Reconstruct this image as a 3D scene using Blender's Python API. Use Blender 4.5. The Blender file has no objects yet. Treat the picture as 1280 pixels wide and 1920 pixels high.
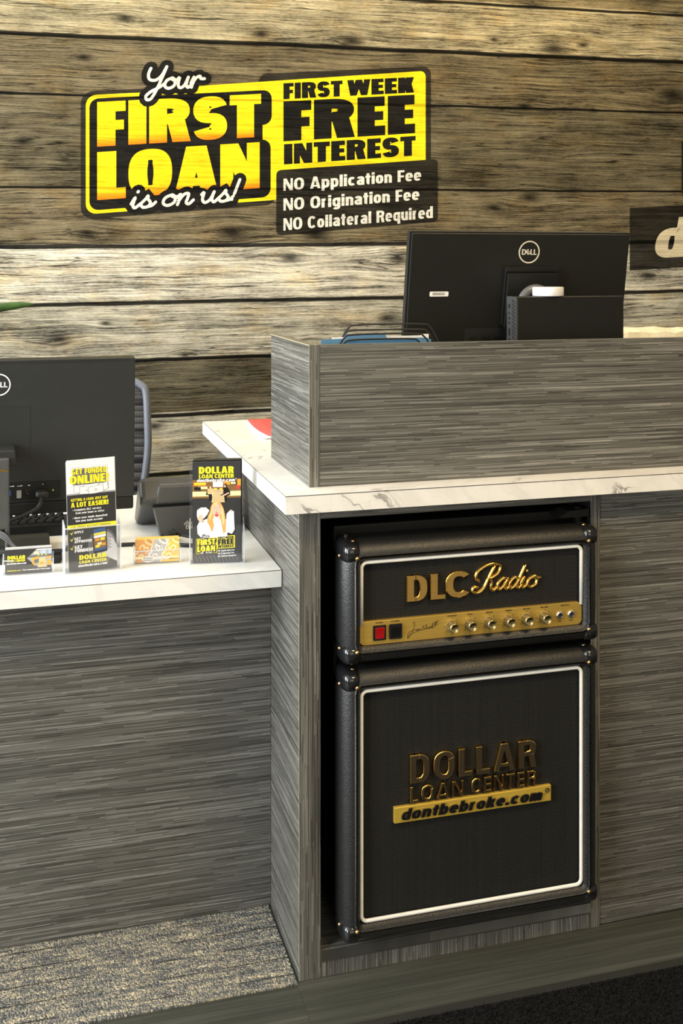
import bpy, bmesh, math, random
from math import sin, cos, pi, radians, sqrt, atan2, floor
from mathutils import Vector, Matrix
random.seed(7)
SC = bpy.context.scene
COL = SC.collection

# ------------------------------------------------------------------ camera
cam_d = bpy.data.cameras.new('camera')
cam_d.sensor_fit = 'AUTO'; cam_d.sensor_width = 36.0
cam_d.lens = 36.0 * 2047.0 / 1920.0
cam_d.shift_y = -(960.0 - 497.4) / 1920.0
cam = bpy.data.objects.new('camera', cam_d); COL.objects.link(cam)
cam.location = (0, 0, 1.35)
cam.rotation_euler = (radians(90), 0, -0.27804)
cam_d.clip_start = 0.02
SC.camera = cam
# ------------------------------------------------------------------ world, lights, exposure
vs = SC.view_settings
vs.view_transform = 'Standard'; vs.look = 'None'; vs.gamma = 1.0; vs.use_curve_mapping = False
vs.exposure = 0.0
w = bpy.data.worlds.new('world'); SC.world = w; w.use_nodes = True
w.node_tree.nodes['Background'].inputs[0].default_value = (1.0, 0.93, 0.80, 1)
w.node_tree.nodes['Background'].inputs[1].default_value = 0.25

def area(name, loc, target, sx, sy, power, col, spread=180):
    l = bpy.data.lights.new(name, 'AREA'); l.shape = 'RECTANGLE'; l.size = sx; l.size_y = sy
    l.energy = power; l.color = col; l.spread = radians(spread)
    o = bpy.data.objects.new(name, l); COL.objects.link(o)
    o.location = loc
    d = Vector(target) - Vector(loc)
    o.rotation_euler = d.to_track_quat('-Z', 'Y').to_euler()
    return o
# two tall storefront panes on the left, one storefront behind the camera, warm ceiling troffers
area('window_light_left', (-2.3, 0.55, 1.45), (0.1, 2.2, 0.5), 0.9, 2.1, 105, (0.93, 0.97, 1.0))
area('window_light_left', (-2.6, 2.25, 1.5), (0.6, 2.35, 0.9), 1.1, 2.1, 172, (0.93, 0.97, 1.0))
area('window_light_front', (0.6, -1.7, 1.7), (0.5, 2.5, 1.0), 2.2, 1.9, 25, (1.0, 0.91, 0.74))
area('ceiling_light_back', (1.75, 3.1, 2.70), (1.75, 3.25, 0), 0.9, 0.35, 13, (1.0, 0.80, 0.45))
area('ceiling_light_mid', (0.3, 2.85, 2.70), (0.3, 2.95, 0), 1.2, 0.5, 17, (1.0, 0.91, 0.70))
area('ceiling_light_front', (1.3, 0.7, 2.70), (1.3, 1.2, 0), 0.7, 0.35, 38, (1.0, 0.72, 0.36))

# ------------------------------------------------------------------ node helpers
class NT:
    def __init__(s, tree): s.t = tree
    def n(s, typ, **kw):
        nd = s.t.nodes.new(typ)
        for k, v in kw.items(): setattr(nd, k, v)
        return nd
    def link(s, a, b): s.t.links.new(a, b)
    def set(s, sock, v):
        if hasattr(v, 'is_linked') or isinstance(v, bpy.types.NodeSocket): s.t.links.new(v, sock)
        else: sock.default_value = v
    def m(s, op, a, b=0.0, c=None, clamp=False):
        nd = s.t.nodes.new('ShaderNodeMath'); nd.operation = op; nd.use_clamp = clamp
        s.set(nd.inputs[0], a); s.set(nd.inputs[1], b)
        if c is not None: s.set(nd.inputs[2], c)
        return nd.outputs[0]
    def smooth(s, v, a, b, lo=0.0, hi=1.0):
        nd = s.t.nodes.new('ShaderNodeMapRange'); nd.interpolation_type = 'SMOOTHSTEP'
        s.set(nd.inputs[0], v); s.set(nd.inputs[1], a); s.set(nd.inputs[2], b); s.set(nd.inputs[3], lo); s.set(nd.inputs[4], hi)
        return nd.outputs[0]
    def lin(s, v, a, b, lo=0.0, hi=1.0):
        nd = s.t.nodes.new('ShaderNodeMapRange'); nd.clamp = True
        s.set(nd.inputs[0], v); s.set(nd.inputs[1], a); s.set(nd.inputs[2], b); s.set(nd.inputs[3], lo); s.set(nd.inputs[4], hi)
        return nd.outputs[0]
    def xyz(s, x=0.0, y=0.0, z=0.0):
        nd = s.t.nodes.new('ShaderNodeCombineXYZ')
        s.set(nd.inputs[0], x); s.set(nd.inputs[1], y); s.set(nd.inputs[2], z)
        return nd.outputs[0]
    def noise(s, vec, scale=1.0, detail=3.0, rough=0.55, dist=0.0):
        nd = s.t.nodes.new('ShaderNodeTexNoise')
        s.link(vec, nd.inputs['Vector']); nd.inputs['Scale'].default_value = scale
        nd.inputs['Detail'].default_value = detail; nd.inputs['Roughness'].default_value = rough
        nd.inputs['Distortion'].default_value = dist
        return nd.outputs['Fac']
    def white(s, vec):
        nd = s.t.nodes.new('ShaderNodeTexWhiteNoise'); nd.noise_dimensions = '2D'
        s.link(vec, nd.inputs['Vector']); return nd.outputs['Value']
    def ramp(s, v, stops, interp='LINEAR'):
        nd = s.t.nodes.new('ShaderNodeValToRGB'); cr = nd.color_ramp; cr.interpolation = interp
        while len(cr.elements) < len(stops): cr.elements.new(0.5)
        for e, (p, c) in zip(cr.elements, stops):
            e.position = p; e.color = (c[0], c[1], c[2], 1)
        s.set(nd.inputs[0], v); return nd.outputs[0]
    def mix(s, f, a, b, mode='MIX'):
        nd = s.t.nodes.new('ShaderNodeMix'); nd.data_type = 'RGBA'; nd.blend_type = mode
        s.set(nd.inputs[0], f)
        s.set(nd.inputs[6], a if isinstance(a, bpy.types.NodeSocket) else (a[0], a[1], a[2], 1))
        s.set(nd.inputs[7], b if isinstance(b, bpy.types.NodeSocket) else (b[0], b[1], b[2], 1))
        return nd.outputs[2]
    def bump(s, h, strength=0.3, dist=0.001):
        nd = s.t.nodes.new('ShaderNodeBump'); nd.inputs['Strength'].default_value = strength
        nd.inputs['Distance'].default_value = dist; s.link(h, nd.inputs['Height'])
        return nd.outputs[0]
    def pos(s):
        g = s.t.nodes.new('ShaderNodeNewGeometry'); sp = s.t.nodes.new('ShaderNodeSeparateXYZ')
        s.link(g.outputs['Position'], sp.inputs[0]); return sp.outputs[0], sp.outputs[1], sp.outputs[2]
    def obj(s):
        g = s.t.nodes.new('ShaderNodeTexCoord'); sp = s.t.nodes.new('ShaderNodeSeparateXYZ')
        s.link(g.outputs['Object'], sp.inputs[0]); return sp.outputs[0], sp.outputs[1], sp.outputs[2]

def lin3(r, g, b):
    f = lambda c: (c/255/12.92) if c/255 <= 0.04045 else ((c/255+0.055)/1.055)**2.4
    return (f(r), f(g), f(b))

def newmat(name):
    m = bpy.data.materials.new(name); m.use_nodes = True
    return m, NT(m.node_tree), m.node_tree.nodes['Principled BSDF']

def plain(name, col, rough=0.5, metal=0.0, spec=0.5, noise=0.0, nscale=40.0, bump=0.0, coat=0.0):
    """procedural material: base colour broken up by a little noise, optional bump"""
    m, T, b = newmat(name)
    b.inputs['Roughness'].default_value = rough; b.inputs['Metallic'].default_value = metal
    b.inputs['Specular IOR Level'].default_value = spec; b.inputs['Coat Weight'].default_value = coat
    x, y, z = T.obj(); v = T.xyz(x, y, z)
    n = T.noise(v, nscale, 3)
    amt = noise if noise else 0.06
    f = T.lin(n, 0.3, 0.7, 1-amt, 1+amt)
    T.link(T.mix(1.0, col, T.xyz(f, f, f), 'MULTIPLY'), b.inputs['Base Color'])
    if bump: T.link(T.bump(n, bump, 0.002), b.inputs['Normal'])
    return m

# ------------------------------------------------------------------ old timber wall print (node group so the printed sign can share the grain)
def build_wood_group():
    g = bpy.data.node_groups.new('old_planks', 'ShaderNodeTree')
    g.interface.new_socket('Color', in_out='OUTPUT', socket_type='NodeSocketColor')
    g.interface.new_socket('Value', in_out='OUTPUT', socket_type='NodeSocketFloat')
    T = NT(g); out = g.nodes.new('NodeGroupOutput')
    x, y, z = T.pos()
    wob = T.noise(T.xyz(T.m('MULTIPLY', x, 2.2), 0.0, T.m('MULTIPLY', z, 1.5)), 1.0, 4, 0.6)
    zz = T.m('SUBTRACT', z, T.m('MULTIPLY', x, 0.0125))
    zz = T.m('ADD', zz, T.m('MULTIPLY', T.m('SUBTRACT', wob, 0.5), 0.014))
    gaps = [(2.47, .006), (2.2760, .005), (2.0960, .0075), (1.9030, .0038), (1.6020, .0038), (1.4100, .0075), (1.2205, .0065),
            (1.0300, .0060), (0.8440, .0065), (0.6480, .0065), (0.45, .006), (0.25, .006)]
    gm = None
    for zi, hw in gaps:
        k = T.smooth(T.m('ABSOLUTE', T.m('SUBTRACT', zz, zi)), hw*0.7, hw*1.3, 1.0, 0.0)
        gm = k if gm is None else T.m('MAXIMUM', gm, k)
    # plank tints, from the floor up
    tints = [(-1, (150, 140, 110)), (0.25, (140, 130, 100)), (0.45, (150, 142, 115)), (0.648, (200, 193, 172)), (0.844, (104, 97, 78)),
             (1.03, (186, 179, 158)), (1.2205, (212, 204, 182)), (1.41, (124, 112, 86)), (1.602, (108, 99, 76)), (1.903, (118, 106, 80)),
             (2.096, (172, 159, 126)), (2.276, (130, 117, 88)), (2.47, (150, 138, 108))]
    stops = [((max(zi, 0.0))/3.0, lin3(*c)) for zi, c in tints]
    base = T.ramp(T.m('DIVIDE', zz, 3.0), stops, 'CONSTANT')
    # knots bend the grain
    knots = [(0.09, 1.112, .030), (0.86, 1.375, .026), (1.255, 1.372, .03), (1.21, 1.165, .024), (0.40, 0.815, .018), (0.17, 2.03, .018), (0.30, 2.165, .02),
             (0.76, 2.14, .022), (1.08, 2.135, .03), (1.86, 2.15, .035), (2.36, 2.0, .045), (1.74, 1.93, .02), (1.76, 1.60, .03), (1.62, 1.56, .018),
             (0.18, 1.455, .018), (0.66, 1.46, .035), (0.95, 1.46, .03), (1.98, 2.17, .015), (2.02, 1.93, .012), (1.6, 1.35, .02), (0.24, 1.16, .012), (1.62, 2.17, .012),
             (2.25, 1.31, .02), (1.9, 1.30, .02), (-0.02, 1.75, .02), (0.5, 1.05, .012)]
    bend = None; dark = None
    for kx, kz, r in knots:
        dx = T.m('DIVIDE', T.m('SUBTRACT', x, kx), r*2.2); dz = T.m('DIVIDE', T.m('SUBTRACT', z, kz), r)
        d2 = T.m('ADD', T.m('MULTIPLY', dx, dx), T.m('MULTIPLY', dz, dz))
        e = T.m('POWER', 2.718, T.m('MULTIPLY', d2, -0.35))
        k = T.m('MULTIPLY', T.m('MULTIPLY', dz, e), r*0.55)
        bend = k if bend is None else T.m('ADD', bend, k)
        dk = T.m('POWER', 2.718, T.m('MULTIPLY', d2, -1.9))
        dark = dk if dark is None else T.m('MAXIMUM', dark, dk)
    zb = T.m('SUBTRACT', zz, bend)
    wv = T.noise(T.xyz(T.m('MULTIPLY', x, 3.5), 0.0, T.m('MULTIPLY', z, 9.0)), 1.0, 2)
    zb = T.m('ADD', zb, T.m('MULTIPLY', wv, 0.02))
    fine = T.noise(T.xyz(T.m('MULTIPLY', x, 7.0), 0.0, T.m('MULTIPLY', zb, 420.0)), 1.0, 5, 0.75)
    med = T.noise(T.xyz(T.m('MULTIPLY', x, 2.4), 3.0, T.m('MULTIPLY', zb, 150.0)), 1.0, 5, 0.7)
    broad = T.noise(T.xyz(T.m('MULTIPLY', x, 1.6), 7.0, T.m('MULTIPLY', zb, 24.0)), 1.0, 5, 0.65)
    blot = T.noise(T.xyz(T.m('MULTIPLY', x, 5.0), 9.0, T.m('MULTIPLY', z, 11.0)), 1.0, 6, 0.7)
    speck = T.noise(T.xyz(T.m('MULTIPLY', x, 60.0), 1.0, T.m('MULTIPLY', zb, 420.0)), 1.0, 3, 0.7)
    val = T.m('ADD', T.m('ADD', T.lin(fine, .34, .66, -.52, .50), T.lin(med, .34, .66, -.50, .42)), T.lin(broad, .32, .68, -.34, .28))
    val = T.m('ADD', val, T.lin(blot, .34, .66, -.38, .28)); val = T.m('ADD', val, T.lin(speck, .35, .65, -.22, .18))
    val = T.m('POWER', T.m('MAXIMUM', T.m('ADD', 1.10, T.m('MULTIPLY', val, 1.05)), 0.02), 1.18)
    crack = T.noise(T.xyz(T.m('MULTIPLY', x, 2.6), 5.0, T.m('MULTIPLY', zb, 62.0)), 1.0, 4, 0.6)
    val = T.m('MULTIPLY', val, T.smooth(crack, 0.31, 0.385, 0.14, 1.0))
    crack2 = T.noise(T.xyz(T.m('MULTIPLY', x, 1.1), 15.0, T.m('MULTIPLY', zb, 34.0)), 1.0, 3, 0.55)
    val = T.m('MULTIPLY', val, T.smooth(T.m('ABSOLUTE', T.m('SUBTRACT', crack2, .5)), 0.0, 0.012, 0.22, 1.0))
    val = T.m('MULTIPLY', val, T.lin(dark, 0.0, 1.0, 1.0, 0.10))
    val = T.m('MULTIPLY', T.m('MAXIMUM', val, 0.06), T.lin(gm, 0, 1, 1.0, 0.05))
    # a little ochre in the stains
    vk = T.m('MULTIPLY', val, 0.66)
    col = T.mix(1.0, base, T.xyz(vk, vk, vk), 'MULTIPLY')
    st = T.noise(T.xyz(T.m('MULTIPLY', x, 6.0), 2.0, T.m('MULTIPLY', z, 14.0)), 1.0, 3)
    col = T.mix(T.lin(st, .5, .68, 0.0, .5), col, T.mix(1.0, col, (1.0, .80, .52), 'MULTIPLY'))
    T.link(col, out.inputs['Color']); T.link(val, out.inputs['Value'])
    return g
WOOD = build_wood_group()

def mat_wall():
    m, T, b = newmat('timber_print')
    g = m.node_tree.nodes.new('ShaderNodeGroup'); g.node_tree = WOOD
    T.link(g.outputs['Color'], b.inputs['Base Color'])
    b.inputs['Roughness'].default_value = 0.7; b.inputs['Specular IOR Level'].default_value = 0.08
    return m
def mat_print(name, col, col2=None, keep=0.5, tint=0.0):
    """ink over the timber print: the grain still shows through"""
    m, T, b = newmat(name)
    g = m.node_tree.nodes.new('ShaderNodeGroup'); g.node_tree = WOOD
    v = T.lin(g.outputs['Value'], 0.0, 1.5, 1.0-keep, 1.0+keep*0.5)
    c = (col[0], col[1], col[2], 1)
    if col2:      # the letters are printed yellow running to orange at their feet
        x, y, z = T.pos()
        ww = T.m('SUBTRACT', z, T.m('MULTIPLY', T.m('SUBTRACT', x, 0.175), 0.092))
        f1 = T.smooth(ww, 1.735, 1.775, 1.0, 0.0); f1 = T.m('MULTIPLY', f1, T.m('GREATER_THAN', ww, 1.726))
        f2 = T.smooth(ww, 1.558, 1.605, 1.0, 0.0)
        c = T.mix(T.m('MAXIMUM', f1, f2), col, col2)
    base = T.mix(1.0, c if isinstance(c, bpy.types.NodeSocket) else col, T.xyz(v, v, v), 'MULTIPLY')
    if tint: base = T.mix(tint, base, g.outputs['Color'])
    T.link(base, b.inputs['Base Color'])
    b.inputs['Roughness'].default_value = 0.7; b.inputs['Specular IOR Level'].default_value = 0.06
    return m

def mat_laminate(name, u, v, gain=1.0, rough=0.36, warm=0.0):
    """reed-like grey laminate: short thin strands; u = axis along the strands, v = axis across"""
    m, T, b = newmat(name)
    P = dict(zip('xyz', T.pos()))
    U, V = P[u], P[v]
    W = T.m('MULTIPLY', T.m('ADD', T.m('ADD', P['x'], P['y']), P['z']), 0.0)
    bendn = T.noise(T.xyz(T.m('MULTIPLY', U, 1.7), 0.0, T.m('MULTIPLY', V, 5.0)), 1.0, 2)
    V2 = T.m('ADD', V, T.m('MULTIPLY', bendn, 0.006))
    def strands(th, ln, seed):
        row = T.m('FLOOR', T.m('DIVIDE', V2, th))
        r1 = T.white(T.xyz(row, seed, 0.0))
        seg = T.m('FLOOR', T.m('DIVIDE', T.m('ADD', U, T.m('MULTIPLY', r1, 3.0)), ln))
        return T.white(T.xyz(T.m('ADD', row, seed*31.0), seg, 0.0))
    a = strands(0.0013, 0.22, 1.0); c = strands(0.0031, 0.45, 2.0)
    n1 = T.noise(T.xyz(T.m('MULTIPLY', U, 5.0), 0.0, T.m('MULTIPLY', V2, 720.0)), 1.0, 3, .6)
    n2 = T.noise(T.xyz(T.m('MULTIPLY', U, 1.6), 4.0, T.m('MULTIPLY', V2, 75.0)), 1.0, 4, .65)
    n3 = T.noise(T.xyz(T.m('MULTIPLY', U, 2.4), 8.0, T.m('MULTIPLY', V2, 16.0)), 1.0, 2, .5)
    f = T.m('ADD', T.m('MULTIPLY', a, .28), T.m('MULTIPLY', c, .16))
    f = T.m('ADD', f, T.lin(n1, .34, .66, 0, .24)); f = T.m('ADD', f, T.lin(n2, .32, .68, 0, .24)); f = T.m('ADD', f, T.lin(n3, .3, .7, 0, .08))
    g = gain*0.98
    cols = [(0.0, (.020*g, .0185*g, .015*g)), (.28, (.048*g, .046*g, .039*g)), (.5, (.102*g, .099*g, .086*g)), (.72, (.205*g, .200*g, .178*g)), (1.0, (.56*g, .55*g, .50*g))]
    dash = T.m('GREATER_THAN', strands(0.0021, 0.055, 5.0), .955)
    lite = T.m('GREATER_THAN', strands(0.0011, 0.09, 7.0), .965)
    cc = T.mix(T.m('MULTIPLY', dash, .55), T.ramp(f, cols), (.022, .020, .016))
    cc = T.mix(T.m('MULTIPLY', lite, .45), cc, (.40, .39, .35))
    T.link(cc, b.inputs['Base Color'])
    b.inputs['Roughness'].default_value = rough; b.inputs['Specular IOR Level'].default_value = 0.45
    T.link(T.bump(f, 0.25, 0.0006), b.inputs['Normal'])
    return m

def mat_marble():
    m, T, b = newmat('marble_laminate')
    x, y, z = T.pos()
    v = T.xyz(x, y, T.m('MULTIPLY', z, 1.0))
    ds = T.noise(v, 7.0, 4, .6)
    sk = T.m('ADD', T.m('MULTIPLY', x, 1.0), T.m('MULTIPLY', T.m('ADD', y, T.m('MULTIPLY', z, -1.0)), -1.35))
    sk2 = T.m('ADD', T.m('MULTIPLY', x, 1.35), T.m('MULTIPLY', T.m('ADD', y, T.m('MULTIPLY', z, -1.0)), 0.8))
    p = T.xyz(T.m('ADD', T.m('MULTIPLY', sk, 5.2), T.m('MULTIPLY', ds, .9)), T.m('MULTIPLY', sk2, 1.5), 0.0)
    n = T.noise(p, 1.0, 5, .58)
    vein = T.smooth(T.m('ABSOLUTE', T.m('SUBTRACT', n, .5)), 0.0, 0.017, 1.0, 0.0)
    msk = T.smooth(T.noise(v, 5.5, 2), .53, .64)
    vein = T.m('MULTIPLY', vein, msk)
    haze = T.m('MULTIPLY', T.smooth(T.m('ABSOLUTE', T.m('SUBTRACT', n, .5)), 0.0, 0.075, 1.0, 0.0), .10)
    speck = T.m('MULTIPLY', T.smooth(T.noise(v, 60, 4), .55, .75), 0.12)
    f = T.m('MAXIMUM', T.m('MAXIMUM', T.m('MULTIPLY', vein, .72), haze), T.m('MULTIPLY', speck, msk))
    T.link(T.mix(f, (.86, .84, .785), (.12, .115, .105)), b.inputs['Base Color'])
    b.inputs['Roughness'].default_value = 0.30; b.inputs['Specular IOR Level'].default_value = 0.4
    return m

def mat_floor():
    m, T, b = newmat('dark_plank_floor')
    x, y, z = T.pos()
    xx = T.m('SUBTRACT', x, 0.481)
    row = T.m('FLOOR', T.m('DIVIDE', T.m('SUBTRACT', y, 1.78), 0.235))
    col = T.m('FLOOR', T.m('DIVIDE', T.m('ADD', xx, T.m('MULTIPLY', row, 0.31)), 1.22))
    r = T.white(T.xyz(row, col, 0.0))
    off = T.m('MULTIPLY', r, 9.0)
    n1 = T.noise(T.xyz(T.m('MULTIPLY', x, 3.0), off, T.m('MULTIPLY', y, 240.0)), 1.0, 4, .6)
    n2 = T.noise(T.xyz(T.m('MULTIPLY', x, 2.0), off, T.m('MULTIPLY', y, 38.0)), 1.0, 4, .6)
    f = T.m('ADD', T.m('ADD', T.lin(n1, .3, .7, 0, .38), T.lin(n2, .3, .7, 0, .46)), T.m('MULTIPLY', r, .16))
    c = T.ramp(f, [(0, (.022, .023, .018)), (.5, (.044, .046, .036)), (1, (.088, .090, .071))])
    fx = T.m('FRACT', T.m('DIVIDE', T.m('ADD', xx, T.m('MULTIPLY', row, 0.31)), 1.22))
    fy = T.m('FRACT', T.m('DIVIDE', T.m('SUBTRACT', y, 1.78), 0.235))
    s1 = T.m('LESS_THAN', fx, 0.0012); s2 = T.m('LESS_THAN', fy, 0.006)
    c = T.mix(T.m('MULTIPLY', T.m('MAXIMUM', s1, s2), .6), c, (.02, .02, .017))
    T.link(c, b.inputs['Base Color']); b.inputs['Roughness'].default_value = 0.42
    T.link(T.bump(n1, .2, .0006), b.inputs['Normal'])
    return m

def mat_carpet():
    m, T, b = newmat('loop_carpet')
    x, y, z = T.pos()
    vn = T.n('ShaderNodeTexVoronoi'); vn.inputs['Scale'].default_value = 1.0
    T.link(T.xyz(T.m('MULTIPLY', x, 300.0), T.m('MULTIPLY', y, 290.0), 0.0), vn.inputs['Vector'])
    rnd = T.n('ShaderNodeSeparateColor'); T.link(vn.outputs['Color'], rnd.inputs[0])
    n = T.noise(T.xyz(T.m('MULTIPLY', x, 14.0), T.m('MULTIPLY', y, 75.0), 0.0), 1.0, 5, .7)
    f = T.m('ADD', T.m('MULTIPLY', rnd.outputs[0], .46), T.lin(n, .32, .68, 0, .54))
    c = T.ramp(f, [(0, (.045, .047, .047)), (.28, (.105, .108, .107)), (.5, (.19, .188, .175)), (.66, (.34, .30, .215)), (.82, (.56, .48, .32)), (1, (.72, .67, .52))])
    # dark seams between pile rows
    fy = T.m('FRACT', T.m('DIVIDE', T.m('SUBTRACT', y, 1.995), 0.052))
    nn = T.noise(T.xyz(T.m('MULTIPLY', x, 5.0), T.m('MULTIPLY', y, 3.0), 1.0), 1.0, 2)
    s = T.m('MULTIPLY', T.smooth(T.m('ABSOLUTE', T.m('SUBTRACT', fy, .5)), .0, .07, 1, 0), T.smooth(nn, .42, .52))
    c = T.mix(T.m('MULTIPLY', s, .85), c, (.022, .022, .02))
    T.link(c, b.inputs['Base Color']); b.inputs['Roughness'].default_value = 0.95
    b.inputs['Specular IOR Level'].default_value = 0.1
    h = T.m('SUBTRACT', 1.0, vn.outputs['Distance'])
    T.link(T.bump(h, .9, .0035), b.inputs['Normal'])
    return m

def mat_vinyl():
    m, T, b = newmat('black_textured_vinyl')
    x, y, z = T.obj(); v = T.xyz(x, T.m('MULTIPLY', y, 1.0), T.m('MULTIPLY', z, .6))
    n = T.noise(v, 560.0, 2, .5); 
    T.link(T.ramp(n, [(.3, (.007, .007, .007)), (.7, (.018, .018, .017))]), b.inputs['Base Color'])
    b.inputs['Roughness'].default_value = 0.38; b.inputs['Specular IOR Level'].default_value = 0.6
    T.link(T.bump(n, 0.7, .0012), b.inputs['Normal'])
    return m
def mat_grille():
    m, T, b = newmat('black_grille_cloth')
    x, y, z = T.pos()
    row = T.m('FLOOR', T.m('DIVIDE', z, .0042))
    xs = T.m('ADD', T.m('DIVIDE', x, .0050), T.m('MULTIPLY', T.m('MODULO', row, 2.0), .5))
    fx = T.m('ABSOLUTE', T.m('SUBTRACT', T.m('FRACT', xs), .5)); fz = T.m('ABSOLUTE', T.m('SUBTRACT', T.m('FRACT', T.m('DIVIDE', z, .0042)), .5))
    d = T.m('ADD', fx, fz)
    dot = T.smooth(d, .22, .42, 1.0, 0.0)
    streak = T.noise(T.xyz(T.m('MULTIPLY', x, 300.0), 0.0, T.m('MULTIPLY', z, 3.0)), 1.0, 2)
    amt = T.m('MULTIPLY', dot, T.lin(streak, .35, .7, .25, 1.0))
    T.link(T.mix(amt, (.010, .010, .009), (.040, .038, .033)), b.inputs['Base Color'])
    b.inputs['Roughness'].default_value = 0.75; b.inputs['Specular IOR Level'].default_value = 0.25
    T.link(T.bump(dot, .5, .001), b.inputs['Normal'])
    return m
def mat_gold(name, col, rough, streak=True, metal=1.0):
    m, T, b = newmat(name)
    x, y, z = T.obj()
    n = T.noise(T.xyz(T.m('MULTIPLY', x, 8.0), y, T.m('MULTIPLY', z, 900.0)), 1.0, 2)
    f = T.lin(n, .3, .7, .9, 1.1) if streak else T.lin(n, .3, .7, .98, 1.02)
    T.link(T.mix(1.0, col, T.xyz(f, f, f), 'MULTIPLY'), b.inputs['Base Color'])
    b.inputs['Metallic'].default_value = metal; b.inputs['Roughness'].default_value = rough
    return m
def mat_acrylic(nm='clear_acrylic', haze=.02):
    m = bpy.data.materials.new(nm); m.use_nodes = True
    T = NT(m.node_tree); nt = m.node_tree
    nt.nodes.remove(nt.nodes['Principled BSDF'])
    out = nt.nodes['Material Output']
    tr = T.n('ShaderNodeBsdfTransparent'); gl = T.n('ShaderNodeBsdfGlossy'); gl.inputs['Roughness'].default_value = .06
    x, y, z = T.obj(); n = T.noise(T.xyz(x, y, z), 30.0, 2); f = T.lin(n, .3, .7, .97, .99)
    T.link(T.xyz(f, f, T.m('MULTIPLY', f, 1.01)), tr.inputs['Color'])
    lw = T.n('ShaderNodeLayerWeight'); lw.inputs[0].default_value = .5
    fr = T.m('ADD', T.m('MULTIPLY', T.m('POWER', lw.outputs['Facing'], 4.0), .45), .03)
    df = T.n('ShaderNodeBsdfDiffuse'); df.inputs['Color'].default_value = (.80, .83, .85, 1)
    mx = T.n('ShaderNodeMixShader'); T.link(fr, mx.inputs[0]); T.link(tr.outputs[0], mx.inputs[1]); T.link(gl.outputs[0], mx.inputs[2])
    m2 = T.n('ShaderNodeMixShader'); m2.inputs[0].default_value = haze
    T.link(mx.outputs[0], m2.inputs[1]); T.link(df.outputs[0], m2.inputs[2])
    T.link(m2.outputs[0], out.inputs['Surface'])
    return m
def mat_mesh_fabric():
    m, T, b = newmat('chair_mesh_fabric')
    x, y, z = T.obj()
    fx = T.m('FRACT', T.m('DIVIDE', x, .0045)); fz = T.m('FRACT', T.m('DIVIDE', z, .0045))
    g = T.m('MAXIMUM', T.m('LESS_THAN', fx, .34), T.m('LESS_THAN', fz, .34))
    band = T.m('LESS_THAN', T.m('FRACT', T.m('DIVIDE', z, .085)), .22)
    g2 = T.m('MULTIPLY', g, T.lin(band, 0, 1, 1, .25))
    T.link(T.mix(g2, (.012, .012, .014), (.16, .16, .17)), b.inputs['Base Color'])
    b.inputs['Roughness'].default_value = .8
    return m

M = {}
M['wall'] = mat_wall(); M['marble'] = mat_marble(); M['floor'] = mat_floor(); M['carpet'] = mat_carpet()
M['lam_xz'] = mat_laminate('reed_laminate_front', 'x', 'z'); M['lam_yz'] = mat_laminate('reed_laminate_side', 'y', 'z')
M['lam_zx'] = mat_laminate('reed_laminate_upright', 'z', 'x'); M['lam_xy'] = mat_laminate('reed_laminate_flat', 'x', 'y')
M['lam_yx'] = mat_laminate('reed_laminate_top', 'y', 'x', 1.3)
M['edge'] = plain('pale_edge', (.42, .37, .25), .45)
M['seam'] = plain('brown_seam', (.05, .04, .03), .6)
M['nicheshade'] = plain('shaded_niche_lining', (.006, .006, .006), .6, spec=.2)  # dark niche panels, with the dim light inside put into the black
M['vinyl'] = mat_vinyl(); M['grille'] = mat_grille()
M['gloss'] = plain('glossy_black_plastic', (.010, .010, .011), .12, spec=.6)
M['blackp'] = plain('satin_black_plastic', (.009, .009, .008), .40, spec=.28)
M['monitor'] = plain('dark_grey_shell', (.013, .013, .011), .42, spec=.22)
M['monitor2'] = plain('charcoal_shell', (.026, .027, .024), .42, spec=.22)
M['darkgrey'] = plain('dark_grey_plastic', (.052, .053, .050), .38, spec=.5)
M['phone'] = plain('grey_phone_plastic', (.045, .045, .042), .36, spec=.5)
M['ringgrey'] = plain('mid_grey_plastic', (.115, .115, .11), .32, spec=.5)
M['black'] = plain('matt_black', (.008, .008, .008), .6)
M['pipe'] = plain('white_piping', (.90, .88, .80), .35)
M['brass'] = mat_gold('brass_screw', (.78, .50, .20), .22, False)
M['panelgold'] = mat_gold('brushed_gold_plate', (.80, .52, .11), .36, True, .72)
M['gold'] = mat_gold('polished_gold', (.88, .56, .14), .16, False)
M['goldface'] = mat_gold('satin_gold_face', (.72, .44, .12), .34, True, .8)
M['bronze'] = mat_gold('dark_mirror_face', (.13, .10, .062), .22, False, .7)
M['barface'] = mat_gold('mirror_gold_bar', (.95, .64, .10), .30, True, .55)
M['knobcap'] = mat_gold('gold_knob_cap', (.86, .68, .32), .22, False)
M['steel'] = mat_gold('grey_knurled_skirt', (.30, .30, .27), .40)
M['chrome'] = mat_gold('chrome', (.80, .80, .78), .15, False)
M['red'] = plain('red_rocker', (.42, .010, .012), .25)
M['redpaper'] = plain('red_paper', (.83, .085, .075), .5)
M['paper'] = plain('white_paper', (.84, .83, .80), .6)
M['cream'] = plain('cream_paper', (.80, .74, .56), .6)
M['bluecard'] = plain('blue_card_folder', (.095, .25, .44), .55)
M['logo'] = plain('pale_logo_ink', (.62, .58, .46), .4)
M['logow'] = plain('white_logo_ink', (.82, .81, .78), .4)
M['puck'] = plain('white_gloss_plastic', (.78, .78, .76), .18, coat=.4)
M['acrylic'] = mat_acrylic(); M['acrylic_lit'] = mat_acrylic('acrylic_side_lit', .28); M['acrylic_glint'] = mat_acrylic('acrylic_rim_glint', .5)  # the two hazier copies paint in light caught by sides and rims
M['chairframe'] = plain('grey_blue_frame', (.115, .125, .150), .42)
M['chairmesh'] = mat_mesh_fabric()
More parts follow.
